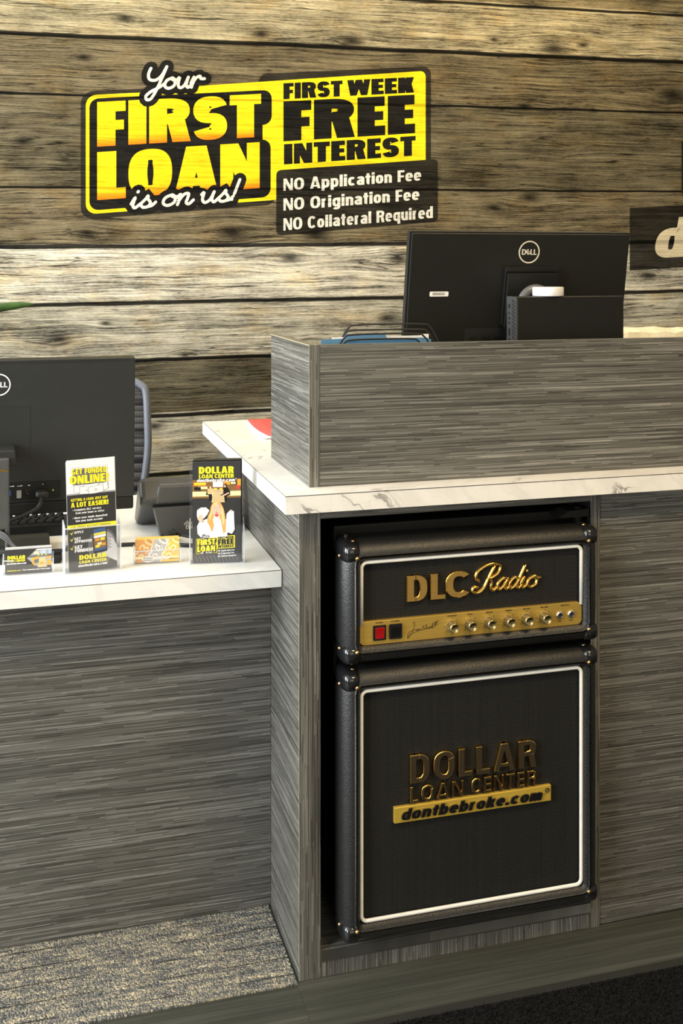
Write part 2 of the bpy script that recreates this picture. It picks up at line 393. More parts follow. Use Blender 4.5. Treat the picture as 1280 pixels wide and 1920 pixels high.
M['ceiling'] = plain('white_ceiling', (.75, .74, .70), .8)
M['mat'] = plain('black_mat_pile', (.008, .008, .008), .95, spec=.1, noise=.9, nscale=260, bump=1.0)
M['matedge'] = plain('black_rubber_edge', (.018, .018, .015), .55)
M['leaf'] = plain('green_leaf', (.050, .105, .022), .4, noise=.3, nscale=30)
M['pot'] = plain('grey_pot', (.25, .25, .24), .6)
M['soil'] = plain('dark_soil', (.03, .022, .015), .95)
M['blueusb'] = plain('blue_plug', (.03, .10, .40), .4)
M['greyusb'] = plain('grey_usb_stick', (.30, .30, .29), .4)
M['greenled'] = plain('green_light', (.45, .60, .10), .4)
# printed inks
Y_ = (.87, .66, .02)
M['ink_yellow'] = plain('yellow_ink', (.86, .76, .03), .4)
M['ink_dark'] = plain('dark_ink', (.035, .035, .035), .30)
M['ink_black'] = plain('black_ink', (.010, .010, .010), .32)
M['ink_white'] = plain('white_ink', (.86, .86, .84), .4)
M['ink_grey'] = plain('grey_ink', (.35, .35, .35), .4)
M['ink_lgrey'] = plain('light_grey_ink', (.60, .60, .60), .4)
M['ink_mid'] = plain('mid_grey_ink', (.13, .13, .13), .35)
M['ink_orange'] = plain('orange_ink', (.75, .33, .03), .4)
M['ink_brown'] = plain('brown_ink', (.22, .11, .03), .4)
M['ink_tan'] = plain('tan_ink', (.60, .45, .22), .4)
M['ink_cream'] = plain('cream_ink', (.90, .76, .38), .4)
M['ink_hair'] = plain('blond_ink', (.72, .36, .10), .4)
M['ink_hair2'] = plain('pale_blond_ink', (.86, .58, .26), .4)
M['ink_skin'] = plain('skin_ink', (.78, .48, .34), .4)
M['ink_red'] = plain('red_ink', (.55, .06, .05), .4)
M['ink_blue'] = plain('blue_ink', (.03, .10, .28), .4)
M['ink_lblue'] = plain('light_blue_ink', (.42, .52, .72), .4)
M['ink_bronze'] = plain('bronze_ink', (.56, .28, .09), .35)
M['ink_bronze2'] = plain('light_bronze_ink', (.76, .48, .24), .35)
M['ink_bronze3'] = plain('deep_bronze_ink', (.28, .12, .04), .35)
M['ink_silver'] = plain('silver_ink', (.42, .41, .39), .35)
M['ink_silver2'] = plain('light_silver_ink', (.66, .65, .63), .35)
M['ink_silver3'] = plain('deep_silver_ink', (.20, .20, .20), .35)
M['ink_gold'] = plain('gold_ink', (.76, .50, .09), .35)
M['ink_gold2'] = plain('light_gold_ink', (.90, .72, .34), .35)
M['ink_gold3'] = plain('deep_gold_ink', (.40, .22, .03), .35)
# wall print inks
M['wp_yellow'] = mat_print('printed_yellow', (.72, .56, .012), None, .42)
M['wp_yelgrad'] = mat_print('printed_yellow_to_orange', (.72, .53, .010), (.66, .17, .008), .42)
M['wp_black'] = mat_print('printed_black', (.011, .010, .008), None, .85)
M['wp_halo'] = mat_print('printed_shade', (.020, .017, .012), None, .7, .06)
M['wp_block'] = mat_print('printed_dark_block', (.017, .015, .011), None, .85, .04)
M['wp_white'] = mat_print('printed_white', (.62, .59, .50), None, .35)
M['wp_cream'] = mat_print('printed_cream', (.62, .53, .35), None, .35)

# ------------------------------------------------------------------ mesh helpers
class MB:
    def __init__(s): s.v = []; s.f = []; s.mi = []; s.sm = []
    def face(s, idx, mi=0, smooth=False): s.f.append(idx); s.mi.append(mi); s.sm.append(smooth)
    def add(s, pts):
        n = len(s.v); s.v.extend([tuple(p) for p in pts]); return list(range(n, n+len(pts)))
    def box(s, x0, x1, y0, y1, z0, z1, mi=0, mis=None):
        i = s.add([(x0,y0,z0),(x1,y0,z0),(x1,y1,z0),(x0,y1,z0),(x0,y0,z1),(x1,y0,z1),(x1,y1,z1),(x0,y1,z1)])
        F = dict(bottom=(0,3,2,1), top=(4,5,6,7), front=(0,1,5,4), right=(1,2,6,5), back=(2,3,7,6), left=(3,0,4,7))
        for k, q in F.items(): s.face([i[a] for a in q], (mis or {}).get(k, mi))
    def hexa(s, p8, mi=0):
        i = s.add(p8)
        for q in ((0,3,2,1),(4,5,6,7),(0,1,5,4),(1,2,6,5),(2,3,7,6),(3,0,4,7)): s.face([i[a] for a in q], mi)
    def prism(s, poly, y0, y1, mi=0, mside=None, fn=None):
        """poly in (x,z), counter-clockwise seen from the front (-Y); front at y0, back at y1"""
        a = 0.0
        for k in range(len(poly)):
            p, q = poly[k], poly[(k+1) % len(poly)]; a += p[0]*q[1]-q[0]*p[1]
        if a < 0: poly = poly[::-1]
        fn = fn or (lambda x, y, z: (x, y, z))
        n = len(poly)
        A = s.add([fn(p[0], y0, p[1]) for p in poly]); B = s.add([fn(p[0], y1, p[1]) for p in poly])
        s.face(A, mi); s.face(B[::-1], mi if mside is None else mside)
        for k in range(n):
            j = (k+1) % n; s.face([A[k], B[k], B[j], A[j]], mi if mside is None else mside)
    def tube(s, pts, r, seg=8, mi=0, cap=True, closed=False):
        P = [Vector(p) for p in pts]; n = len(P); rings = []
        up = None
        for k in range(n):
            if closed: t = (P[(k+1) % n]-P[k-1])
            else: t = P[min(k+1, n-1)]-P[max(k-1, 0)]
            if t.length < 1e-9: t = Vector((1, 0, 0))
            t.normalize()
            if up is None:
                up = Vector((0, 1, 0)) if abs(t.y) < .9 else Vector((1, 0, 0))
            a = up - t*up.dot(t)
            if a.length < 1e-6: a = t.orthogonal()
            a.normalize(); up = a; bb = t.cross(a)
            rr = r[k] if isinstance(r, (list, tuple)) else r
            rings.append(s.add([P[k]+a*(cos(2*pi*j/seg)*rr)+bb*(sin(2*pi*j/seg)*rr) for j in range(seg)]))
        m = n if closed else n-1
        for k in range(m):
            A, B = rings[k], rings[(k+1) % n]
            for j in range(seg): s.face([A[j], A[(j+1) % seg], B[(j+1) % seg], B[j]], mi, True)
        if cap and not closed:
            s.face(rings[0][::-1], mi); s.face(rings[-1], mi)
    def lathe(s, prof, c, axis='z', seg=32, mi=0, mis=None, smooth=True):
        """prof: list of (r, h); closed with caps where r==0"""
        def P(r, h, a):
            if axis == 'z': return (c[0]+r*cos(a), c[1]+r*sin(a), c[2]+h)
            if axis == 'y': return (c[0]+r*cos(a), c[1]-h, c[2]+r*sin(a))   # h grows towards the viewer
            return (c[0]+h, c[1]+r*cos(a), c[2]+r*sin(a))
        rings = []
        for r, h in prof:
            rings.append(s.add([P(r, h, 2*pi*j/seg) for j in range(seg)]) if r > 1e-7 else s.add([P(0, h, 0)]))
        for k in range(len(prof)-1):
            A, B = rings[k], rings[k+1]; mm = mis[k] if mis else mi
            for j in range(seg):
                j2 = (j+1) % seg
                if len(A) == 1 and len(B) == 1: continue
                if len(A) == 1: q = [A[0], B[j2], B[j]] if False else [A[0], B[j], B[j2]]
                elif len(B) == 1: q = [A[j], B[0], A[j2]]
                else: q = [A[j], B[j], B[j2], A[j2]]
                s.face(q[::-1], mm, smooth)
    def superball(s, c, r, n=2.6, seg=24, rings=14, mi=0):
        def sg(v, e): return math.copysign(abs(v)**e, v)
        e = 2.0/n; R = []
        for i in range(rings+1):
            ph = -pi/2+pi*i/rings
            if i in (0, rings): R.append(s.add([(c[0], c[1], c[2]+r[2]*(1 if i else -1))])); continue
            R.append(s.add([(c[0]+r[0]*sg(cos(ph), e)*sg(cos(a), e), c[1]+r[1]*sg(cos(ph), e)*sg(sin(a), e), c[2]+r[2]*sg(sin(ph), e)) for a in [2*pi*j/seg for j in range(seg)]]))
        for i in range(rings):
            A, B = R[i], R[i+1]
            for j in range(seg):
                j2 = (j+1) % seg
                if len(A) == 1: s.face([A[0], B[j2], B[j]], mi, True)
                elif len(B) == 1: s.face([A[j], A[j2], B[0]], mi, True)
                else: s.face([A[j], A[j2], B[j2], B[j]], mi, True)
    def ring(s, x0, x1, z0, z1, prof, mi=0, corner=0.0, cs=4, smooth=True):
        """sweep a profile [(outward, y)...] round a rectangle of inner size x0..x1, z0..z1"""
        base = []
        if corner <= 0:
            for (x, z, dx, dz) in ((x0, z0, -1, -1), (x1, z0, 1, -1), (x1, z1, 1, 1), (x0, z1, -1, 1)): base.append((x, z, dx, dz))
        else:
            for cx, cz, a0 in ((x1-corner, z0+corner, -90), (x1-corner, z1-corner, 0), (x0+corner, z1-corner, 90), (x0+corner, z0+corner, 180)):
                for k in range(cs+1):
                    a = radians(a0+90*k/cs); base.append((cx+corner*cos(a), cz+corner*sin(a), cos(a), sin(a)))
        loops = [s.add([(x+dx*d, y, z+dz*d) for d, y in prof]) for x, z, dx, dz in base]
        n = len(loops); m = len(prof)
        for k in range(n):
            A, B = loops[k], loops[(k+1) % n]
            for j in range(m):
                j2 = (j+1) % m
                s.face([A[j], B[j], B[j2], A[j2]], mi, smooth)
    def xform(s, fn, start=0):
        for k in range(start, len(s.v)): s.v[k] = tuple(fn(*s.v[k]))
    def build(s, name, mats, parent=None, world=True, bevel=0.0, seg=2, bevmat=-1, auto=None, kind=None, label=None):
        me = bpy.data.meshes.new(name)
        off = parent_loc(parent) if (parent and world) else (0, 0, 0)
        me.from_pydata([(a-off[0], b-off[1], c-off[2]) for a, b, c in s.v], [], s.f)
        mats = mats if isinstance(mats, (list, tuple)) else [mats]
        for m in mats: me.materials.append(m)
        me.polygons.foreach_set('material_index', s.mi)
        me.polygons.foreach_set('use_smooth', s.sm)
        me.update()
        bm = bmesh.new(); bm.from_mesh(me); bmesh.ops.recalc_face_normals(bm, faces=bm.faces); bm.to_mesh(me); bm.free()
        o = bpy.data.objects.new(name, me); COL.objects.link(o)
        if parent: o.parent = parent
        if bevel:
            b = o.modifiers.new('bevel', 'BEVEL'); b.width = bevel; b.segments = seg; b.limit_method = 'ANGLE'; b.angle_limit = radians(40); b.material = bevmat
        if kind: o['kind'] = kind
        if label: o['label'] = label
        return o
def parent_loc(p):
    l = Vector((0, 0, 0))
    while p is not None: l = l + p.location; p = p.parent
    return tuple(l)

def tag(o, label, cat, group=None):
    o['label'] = label; o['category'] = cat
    if group: o['group'] = group
    return o
def thing(name, loc, label, cat, group=None, rot=(0, 0, 0)):
    o = bpy.data.objects.new(name, None); o.empty_display_size = .05; COL.objects.link(o)
    o.location = loc; o.rotation_euler = rot
    return tag(o, label, cat, group)
def bx(name, mats, parent, x0, x1, y0, y1, z0, z1, bevel=0.0, **kw):
    b = MB(); b.box(x0, x1, y0, y1, z0, z1, mis=kw.pop('mis', None)); return b.build(name, mats, parent, bevel=bevel, **kw)

def rrect(x0, x1, z0, z1, r, n=6):
    P = []
    for cx, cz, a0 in ((x1-r, z0+r, -90), (x1-r, z1-r, 0), (x0+r, z1-r, 90), (x0+r, z0+r, 180)):
        for k in range(n+1):
            a = radians(a0+90*k/n); P.append((cx+r*cos(a), cz+r*sin(a)))
    return P
def ell(cx, cz, rx, rz, n=18, a0=0, a1=360):
    full = (a1-a0) >= 360
    return [(cx+rx*cos(radians(a0+(a1-a0)*k/(n if full else n-1))), cz+rz*sin(radians(a0+(a1-a0)*k/(n if full else n-1)))) for k in range(n)]
def catmull(pts, k=6):
    out = []; n = len(pts)
    for i in range(n-1):
        p0, p1, p2, p3 = pts[max(i-1, 0)], pts[i], pts[i+1], pts[min(i+2, n-1)]
        for j in range(k):
            t = j/k
            out.append(tuple(.5*((2*p1[c])+(-p0[c]+p2[c])*t+(2*p0[c]-5*p1[c]+4*p2[c]-p3[c])*t*t+(-p0[c]+3*p1[c]-3*p2[c]+p3[c])*t**3) for c in range(len(p1))))
    out.append(tuple(pts[-1])); return out

# ------------------------------------------------------------------ a heavy grotesque alphabet made of strokes
def stroke_strip(pts, t, h):
    """centre line -> (left, right) outline; stroke is t wide where vertical and h wide where horizontal"""
    L, R = [], []
    n = len(pts)
    for k in range(n):
        a = pts[max(k-1, 0)]; b = pts[min(k+1, n-1)]
        dx, dy = b[0]-a[0], b[1]-a[1]; l = sqrt(dx*dx+dy*dy) or 1.0
        nx, ny = -dy/l, dx/l
        wd = .5*sqrt((nx*t)**2+(ny*h)**2)
        L.append((pts[k][0]+nx*wd, pts[k][1]+ny*wd)); R.append((pts[k][0]-nx*wd, pts[k][1]-ny*wd))
    return L+R[::-1]
def sarc(cx, cy, rx, ry, a0, a1, n=2.5, k=16):
    P = []
    for i in range(k+1):
        a = radians(a0+(a1-a0)*i/k); e = 2.0/n
        P.append((cx+rx*math.copysign(abs(cos(a))**e, cos(a)), cy+ry*math.copysign(abs(sin(a))**e, sin(a))))
    return P
XH = .74
def glyph(c, t, h):
    """list of ('s', strip polygon) / ('p', polygon) and advance width; cap height 1"""
    S = []
    wide = lambda w_, k=.12: max(w_, 2*t+k)
    def V(x, y0=0.0, y1=1.0, w=None): S.append([(x, y0), (x+(w or t), y0), (x+(w or t), y1), (x, y1)])
    def Hb(y, x0, x1, hh=None): S.append([(x0, y), (x1, y), (x1, y+(hh or h)), (x0, y+(hh or h))])
    def D(xb, xt, y0=0.0, y1=1.0, w=None): w = w or t*1.04; S.append([(xb, y0), (xb+w, y0), (xt+w, y1), (xt, y1)])
    def A(cx, cy, rx, ry, a0, a1, n=2.5):   # outer radii
        if a1-a0 == 360: a0 += 20; a1 += 32
        S.append(stroke_strip(sarc(cx, cy, rx-t/2, ry-h/2, a0, a1, n, 40 if a1-a0 > 300 else 20), t, h))
    def S_(x0, wd, hh):
        rx = wd/2-t/2; ry = (hh/2-h/2)/2; cx = x0+wd/2
        c1 = hh-h/2-ry; c2 = h/2+ry
        p = sarc(cx, c1, rx, ry, 12, 262, 2.3, 18)+sarc(cx, c2, rx, ry, 82, -168, 2.3, 18)
        S.append(stroke_strip(p, t, h))
    xh = XH
    w = .70
    if c == ' ': return [], .30
    if c == 'A':
        w = max(.82, 2.35*t); td = t*.90; D(0, w/2-td*.62, w=td); D(w-td, w/2-td*.38, w=td); Hb(.15, .2, w-.2, h*.75)
    elif c == 'B':
        w = wide(.70, .10)
        V(0); Hb(0, t*.5, w*.55); Hb(1-h, t*.5, w*.55); Hb(.5-h*.45, t*.5, w*.55, h*.9)
        A(w*.5, .735, w*.46, .265, -90, 90); A(w*.5, .275, w*.5, .275, -90, 90)
    elif c == 'C': w = wide(.74, .12); A(w/2, .5, w/2, .5, 38, 322)
    elif c == 'D': w = wide(.74, .12); V(0); Hb(0, t*.5, w*.45); Hb(1-h, t*.5, w*.45); A(w*.42, .5, w*.58, .5, -90, 90)
    elif c == 'E': w = .58; V(0); Hb(0, 0, w); Hb(1-h, 0, w*.98); Hb(.5-h*.42, 0, w*.93, h*.9)
    elif c == 'F': w = .56; V(0); Hb(1-h, 0, w); Hb(.47-h*.5, 0, w*.94, h*.95)
    elif c == 'G': w = wide(.76, .12); A(w/2, .5, w/2, .5, 40, 300); V(w-t*.92, 0.02, .52, t*.92); Hb(.52-h*.9, w*.50, w, h*.9)
    elif c == 'H': w = wide(.72, .12); V(0); V(w-t); Hb(.5-h/2, 0, w)
    elif c == 'I': w = t; V(0)
    elif c == 'J': w = .58; V(w-t, .3, 1); A(w/2, .3, w/2, .3, 0, -180)
    elif c == 'K': w = .76; V(0); D(t*.55, w-t*1.15, .30, 1, t*1.15); D(w-t*1.12, t*.75, 0, .62, t*1.12)
    elif c == 'L': w = .54; V(0); Hb(0, 0, w)
    elif c == 'M': w = .92; V(0); V(w-t); D(w/2-t*.45, t*.05, .0, 1, t*.9); D(w/2-t*.45, w-t*.95, 0, 1, t*.9)
    elif c == 'N': w = max(.74, 2.2*t); q = t*.72; V(0, w=q); V(w-q, w=q); D(w-t*1.0, 0.0, 0, 1, t*1.0)
    elif c == 'O': w = wide(.80, .12); A(w/2, .5, w/2, .5, 0, 360)
    elif c == 'P': w = wide(.68, .12); V(0); Hb(1-h, t*.5, w*.5); Hb(.40, t*.5, w*.5, h); A(w*.45, .70, w*.55, .30, -90, 90)
    elif c == 'Q': w = wide(.80, .12); A(w/2, .5, w/2, .5, 0, 360); D(w*.78, w*.5, -.08, .3, t*.8)
    elif c == 'R':
        w = wide(.72, .12)
        V(0); Hb(1-h, t*.5, w*.5); Hb(.42, t*.5, w*.5, h*.9); A(w*.44, .71, w*.54, .29, -90, 90); D(w-t*1.02, w*.86-t*1.02, 0, .5, t*1.02)
    elif c == 'S': w = .70; S_(0, w, 1.0)
    elif c == 'T': w = .66; V(w/2-t/2); Hb(1-h, 0, w)
    elif c == 'U': w = wide(.72, .12); V(0, .32, 1); V(w-t, .32, 1); A(w/2, .34, w/2, .34, -180, 0)
    elif c == 'V': w = .78; td = t; D(w/2-td*.5, 0, w=td); D(w/2-td*.5, w-td, w=td)
    elif c == 'W': w = 1.08; td = t*.86; a = w*.27; D(a-td*.5, 0, w=td); D(a-td*.5, w/2-td*.5, w=td); D(w-a-td*.5, w/2-td*.5, w=td); D(w-a-td*.5, w-td, w=td)
    elif c == 'X': w = .76; D(0, w-t*1.05); D(w-t*1.05, 0)
    elif c == 'Y': w = .76; V(w/2-t/2, 0, .45); D(w/2-t*.52, 0, .36, 1); D(w/2-t*.52, w-t*1.04, .36, 1)
    elif c == 'Z': w = .64; Hb(0, 0, w); Hb(1-h, 0, w); D(0, w-t*1.2, h*.5, 1-h*.5, t*1.2)
    elif c == '0': w = wide(.64, .12); A(w/2, .5, w/2, .5, 0, 360)
    elif c == '3':
        w = .62; A(w*.45, .735, w*.52, .265, -90, 150); A(w*.45, .275, w*.55, .275, -150, 90)
    elif c == '4': w = .68; V(w*.56, 0, 1); Hb(.2, 0, w); D(0, w*.56-t*.1, .3, 1, t*.7)
    elif c == '5':
        w = .62; Hb(1-h, t*.3, w*.94); V(w*.08, .45, 1, t*.85); A(w*.45, .32, w*.55, .32, -160, 110)
    elif c == '$': w = .66; S_(0, w, 1.0); V(w/2-t*.18, -.12, 1.12, t*.36)
    elif c == '!': w = t; V(0, .34, 1); V(0, 0, .24)
    elif c == '.': w = t; V(0, 0, t*.85)
    elif c == ',': w = t; V(0, -.14, .2)
    elif c == "'": w = t*.7; V(0, .7, 1, t*.7)
    elif c == '-': w = .36; Hb(.33, 0, w)
    elif c == '|': w = .12; V(.03, -.1, 1.05, .08)
    elif c == '*': w = .3; S.append(stroke_strip(sarc(.15, .85, .11, .11, 0, 360, 2, 12), .08, .08))
    elif c == '^': w = .36; S.append(ell(.18, .42, .17, .17, 14))
    # lower case
    elif c == 'a':
        w = wide(.60, .12); V(w-t, 0, xh-.2); A(w/2, xh-.26, w/2, .26, 0, 158); A(w*.46, .225, w*.46, .225, 52, 318); Hb(.36, w*.42, w-t*.5, h*.8)
        S.append([(w*.42, .0), (w*.72, .06), (w*.72, h*.7), (w*.42, h*.9)])
    elif c == 'b': w = wide(.64, .12); V(0); A(w/2, xh/2, w/2, xh/2, 0, 360)
    elif c == 'c': w = wide(.58, .12); A(w/2, xh/2, w/2, xh/2, 40, 320)
    elif c == 'd': w = wide(.64, .12); V(w-t); A(w/2, xh/2, w/2, xh/2, 0, 360)
    elif c == 'e': w = wide(.62, .12); A(w/2, xh/2, w/2, xh/2, 0, 318); Hb(xh/2-h*.36, t*.5, w-.01, h*.62)
    elif c == 'f': w = .42; V(w*.24, 0, .8); A(w*.24+t*.5+.12, .76, .12+t*.5, .24, 80, 180); Hb(xh-h*.9, 0, w, h*.9)
    elif c == 'g': w = wide(.64, .12); V(w-t, -.02, xh); A(w/2, xh/2, w/2, xh/2, 0, 360); A(w/2, 0, w/2, .24, 0, -150)
    elif c == 'h': w = wide(.62, .12); V(0); V(w-t, 0, xh-.24); A(w/2, xh-.27, w/2, .27, 0, 180)
    elif c == 'i': w = t; V(0, 0, xh); V(0, xh+.07, 1.0)
    elif c == 'j': w = t; V(0, -.1, xh); V(0, xh+.07, 1.0)
    elif c == 'k': w = .64; V(0); D(t*.5, w-t*1.2, .2, xh, t*1.1); D(w-t*1.08, t*.7, 0, xh*.62, t*1.08)
    elif c == 'l': w = t; V(0)
    elif c == 'm': w = .92; V(0, 0, xh); V(w/2-t/2, 0, xh-.2); V(w-t, 0, xh-.2); A(w*.25+t*.25, xh-.24, w*.25+t*.25, .24, 0, 180); A(w*.75-t*.25, xh-.24, w*.25+t*.25, .24, 0, 180)
    elif c == 'n': w = wide(.62, .12); V(0, 0, xh); V(w-t, 0, xh-.24); A(w/2, xh-.27, w/2, .27, 0, 180)
    elif c == 'o': w = wide(.62, .12); A(w/2, xh/2, w/2, xh/2, 0, 360)
    elif c == 'p': w = wide(.64, .12); V(0, -.24, xh); A(w/2, xh/2, w/2, xh/2, 0, 360)
    elif c == 'q': w = wide(.64, .12); V(w-t, -.24, xh); A(w/2, xh/2, w/2, xh/2, 0, 360)
    elif c == 'r': w = .44; V(0, 0, xh); A(w*.62, xh-.24, w*.62, .24, 75, 180)
    elif c == 's': w = .56; S_(0, w, xh)
    elif c == 't': w = .42; V(w*.2, .12, .95); Hb(xh-h*.9, 0, w, h*.9); A(w*.2+t*.5+.1, .2, .1+t*.5, .2, 180, 275)
    elif c == 'u': w = wide(.62, .12); V(w-t, 0, xh); V(0, .24, xh); A(w/2, .27, w/2, .27, -180, 0)
    elif c == 'v': w = .64; D(w/2-t*.5, 0, 0, xh, t); D(w/2-t*.5, w-t, 0, xh, t)
    elif c == 'w': w = .9; td = t*.82; a = w*.27; D(a-td*.5, 0, 0, xh, td); D(a-td*.5, w/2-td*.5, 0, xh, td); D(w-a-td*.5, w/2-td*.5, 0, xh, td); D(w-a-td*.5, w-td, 0, xh, td)
    elif c == 'x': w = .62; D(0, w-t, 0, xh, t); D(w-t, 0, 0, xh, t)
    elif c == 'y': w = .64; D(w/2-t*.5, 0, 0, xh, t); D(w/2-t*.62, w-t, 0, xh, t); D(w*.1, w/2-t*.62, -.24, .02, t)
    elif c == 'z': w = .54; Hb(0, 0, w); Hb(xh-h, 0, w); D(0, w-t, h*.5, xh-h*.5, t)
    return S, w
def text_polys(txt, x0, x1, z0, z1, t=.30, h=.21, track=.07, slant=0.0):
    """polygons of txt fitted into the box (cap height z0..z1)"""
    P = []; adv = 0.0
    for c in txt:
        g, w = glyph(c, t, h)
        P += [[(px+adv+slant*py, py) for px, py in poly] for poly in g]; adv += w+track
    adv -= track
    sx = (x1-x0)/(adv+abs(slant)); sz = z1-z0
    return [[(x0+px*sx, z0+pz*sz) for px, pz in poly] for poly in P]
def poly_quads(b, poly, fn, y0, y1, mi, mside=None):
    """extrude a stroke polygon: long strips are cut into quads so curved letters never fold"""
    n = len(poly)
    if n <= 4: b.prism(poly, y0, y1, mi, mside, fn); return
    if n % 2 or n < 12: b.prism(poly, y0, y1, mi, mside, fn); return
    h = n//2; L = poly[:h]; R = poly[h:][::-1]
    rp = min(3e-6, 7e-5/h)      # a hair of slope so a stroke crossing itself never has coinciding faces
    A = b.add([fn(p[0], y0-rp*k, p[1]) for k, p in enumerate(L)]); B = b.add([fn(p[0], y0-rp*k, p[1]) for k, p in enumerate(R)])
    A2 = b.add([fn(p[0], y1, p[1]) for p in L]); B2 = b.add([fn(p[0], y1, p[1]) for p in R])
    ms = mi if mside is None else mside
    for k in range(h-1):
        b.face([A[k], B[k], B[k+1], A[k+1]], mi); b.face([A2[k+1], B2[k+1], B2[k], A2[k]], ms)
        b.face([A[k+1], A2[k+1], A2[k], A[k]], ms, True); b.face([B[k], B2[k], B2[k+1], B[k+1]], ms, True)
    b.face([A[0], A2[0], B2[0], B[0]], ms); b.face([A[-1], B[-1], B2[-1], A2[-1]], ms)
def write(b, txt, x0, x1, z0, z1, y0, y1, mi=0, mside=None, fn=None, **kw):
    fn = fn or (lambda x, y, z: (x, y, z))
    for k, poly in enumerate(text_polys(txt, x0, x1, z0, z1, **kw)): poly_quads(b, poly, fn, y0+STAG*(k % 8), y1, mi, mside)
STAG = 9e-6
PENK = [0]
def pen(b, pts, wd, y0, y1, mi=0, fn=None, k=5, smooth=True):
    PENK[0] += 1; y0 = y0+STAG*(1+2*(PENK[0] % 7))
    """a round-ended pen line"""
    fn = fn or (lambda x, y, z: (x, y, z))
    p = catmull(pts, k) if smooth and len(pts) > 2 else pts
    poly = stroke_strip(p, wd, wd)
    if len(p) < 6: b.prism(poly, y0, y1, mi, None, fn)
    else: poly_quads(b, poly, fn, y0, y1, mi)
    for q, e in enumerate((p[0], p[-1])): b.prism(ell(e[0], e[1], wd/2, wd/2, 12), y0-STAG*(.4+.4*q)-7.5e-5*q, y1, mi, None, fn)

# brush-script letters (centre lines, x-height 1)
SCR = {
 'Y': ([[(.05, 2.0), (-.05, 1.45), (.10, .95), (.55, .85), (.95, 1.25), (1.22, 2.1)], [(1.22, 2.1), (1.02, 1.1), (.80, .1), (.50, -.85), (.18, -1.0), (.05, -.65), (.35, -.25), (.9, .12), (1.25, .45)]], 1.25),
 'o': ([[(.55, 1.0), (.15, .75), (.08, .25), (.40, 0), (.78, .25), (.78, .75), (.55, 1.0), (.62, .80), (1.02, .80)]], .95),
 'u': ([[(.0, .8), (.14, 1.0), (.12, .35), (.32, .0), (.62, .25), (.80, 1.0)], [(.80, 1.0), (.74, .3), (.92, .0), (1.15, .3)]], 1.08),
 'r': ([[(.0, .45), (.18, 1.02), (.14, .5), (.10, .0)], [(.13, .35), (.32, .88), (.60, 1.04), (.70, .80), (.98, .78)]], 1.0),
 'i': ([[(.0, .4), (.18, 1.0), (.12, .3), (.28, .0), (.55, .3)], [(.27, 1.5), (.30, 1.55)]], .50),
 's': ([[(.0, .2), (.35, .75), (.48, 1.08), (.52, .75), (.72, .4), (.62, .05), (.3, .0), (.16, .2)], [(.62, .05), (.85, .12), (1.05, .42)]], .92),
 'n': ([[(.0, .7), (.15, 1.0), (.14, .5), (.08, .0)], [(.10, .35), (.38, .95), (.66, 1.0), (.66, .55), (.62, .15), (.82, .0), (1.06, .35)]], .98),
 '!': ([[(.35, 2.0), (.18, .65)], [(.08, .10), (.09, .12)]], .5),
 'a': ([[(.72, .95), (.35, 1.0), (.06, .5), (.22, .02), (.55, .3), (.78, 1.0)], [(.78, 1.0), (.68, .35), (.82, .0), (1.05, .3)]], .95),
 'd': ([[(.72, .90), (.35, 1.0), (.06, .5), (.22, .02), (.55, .3), (.80, 1.0), (1.02, 2.05)], [(1.02, 2.05), (.78, .9), (.70, .3), (.84, .0), (1.06, .3)]], .95),
 'R': ([[(.9, 2.15), (.62, 1.1), (.40, .25), (.02, -.12), (-.42, .02), (-.40, .38), (-.12, .40)],
        [(-.12, .95), (-.42, 1.25), (-.35, 1.8), (.15, 2.28), (.85, 2.42), (1.38, 2.12), (1.30, 1.55), (.85, 1.15), (.55, 1.10)], [(.62, 1.10), (.92, .80), (.98, .25), (1.2, .0), (1.48, .3)]], 1.42),
 ' ': ([], .55),
}
def script_lines(txt, x0, z0, s, slant=.12, sx=1.0):
    out = []; adv = 0
    for c in txt:
        L, w = SCR[c]
        for l in L: out.append([(x0+(px+adv+slant*pz)*s*sx, z0+pz*s) for px, pz in l])
        adv += w
    return out, adv*s

# ================================================================== THE SETTING
YW = 3.66
def struct(name, b, mats, **kw):
    o = b.build(name, mats, **kw); o['kind'] = 'structure'; return o
b = MB(); b.box(-2.9, 4.7, YW, YW+.1, 0, 2.75); struct('wall_back', b, M['wall'])
b = MB(); b.box(-2.9, 4.7, -2.0, YW+.1, -.06, 0.0); struct('floor', b, M['floor'])
b = MB(); b.box(-2.9, 4.7, -2.0, YW+.1, 2.75, 2.80); struct('ceiling', b, M['ceiling'])
b = MB(); b.box(-2.0, 0.4830, 1.992, 2.2527, 0.0, 0.0028); struct('floor_carpet', b, M['carpet'])

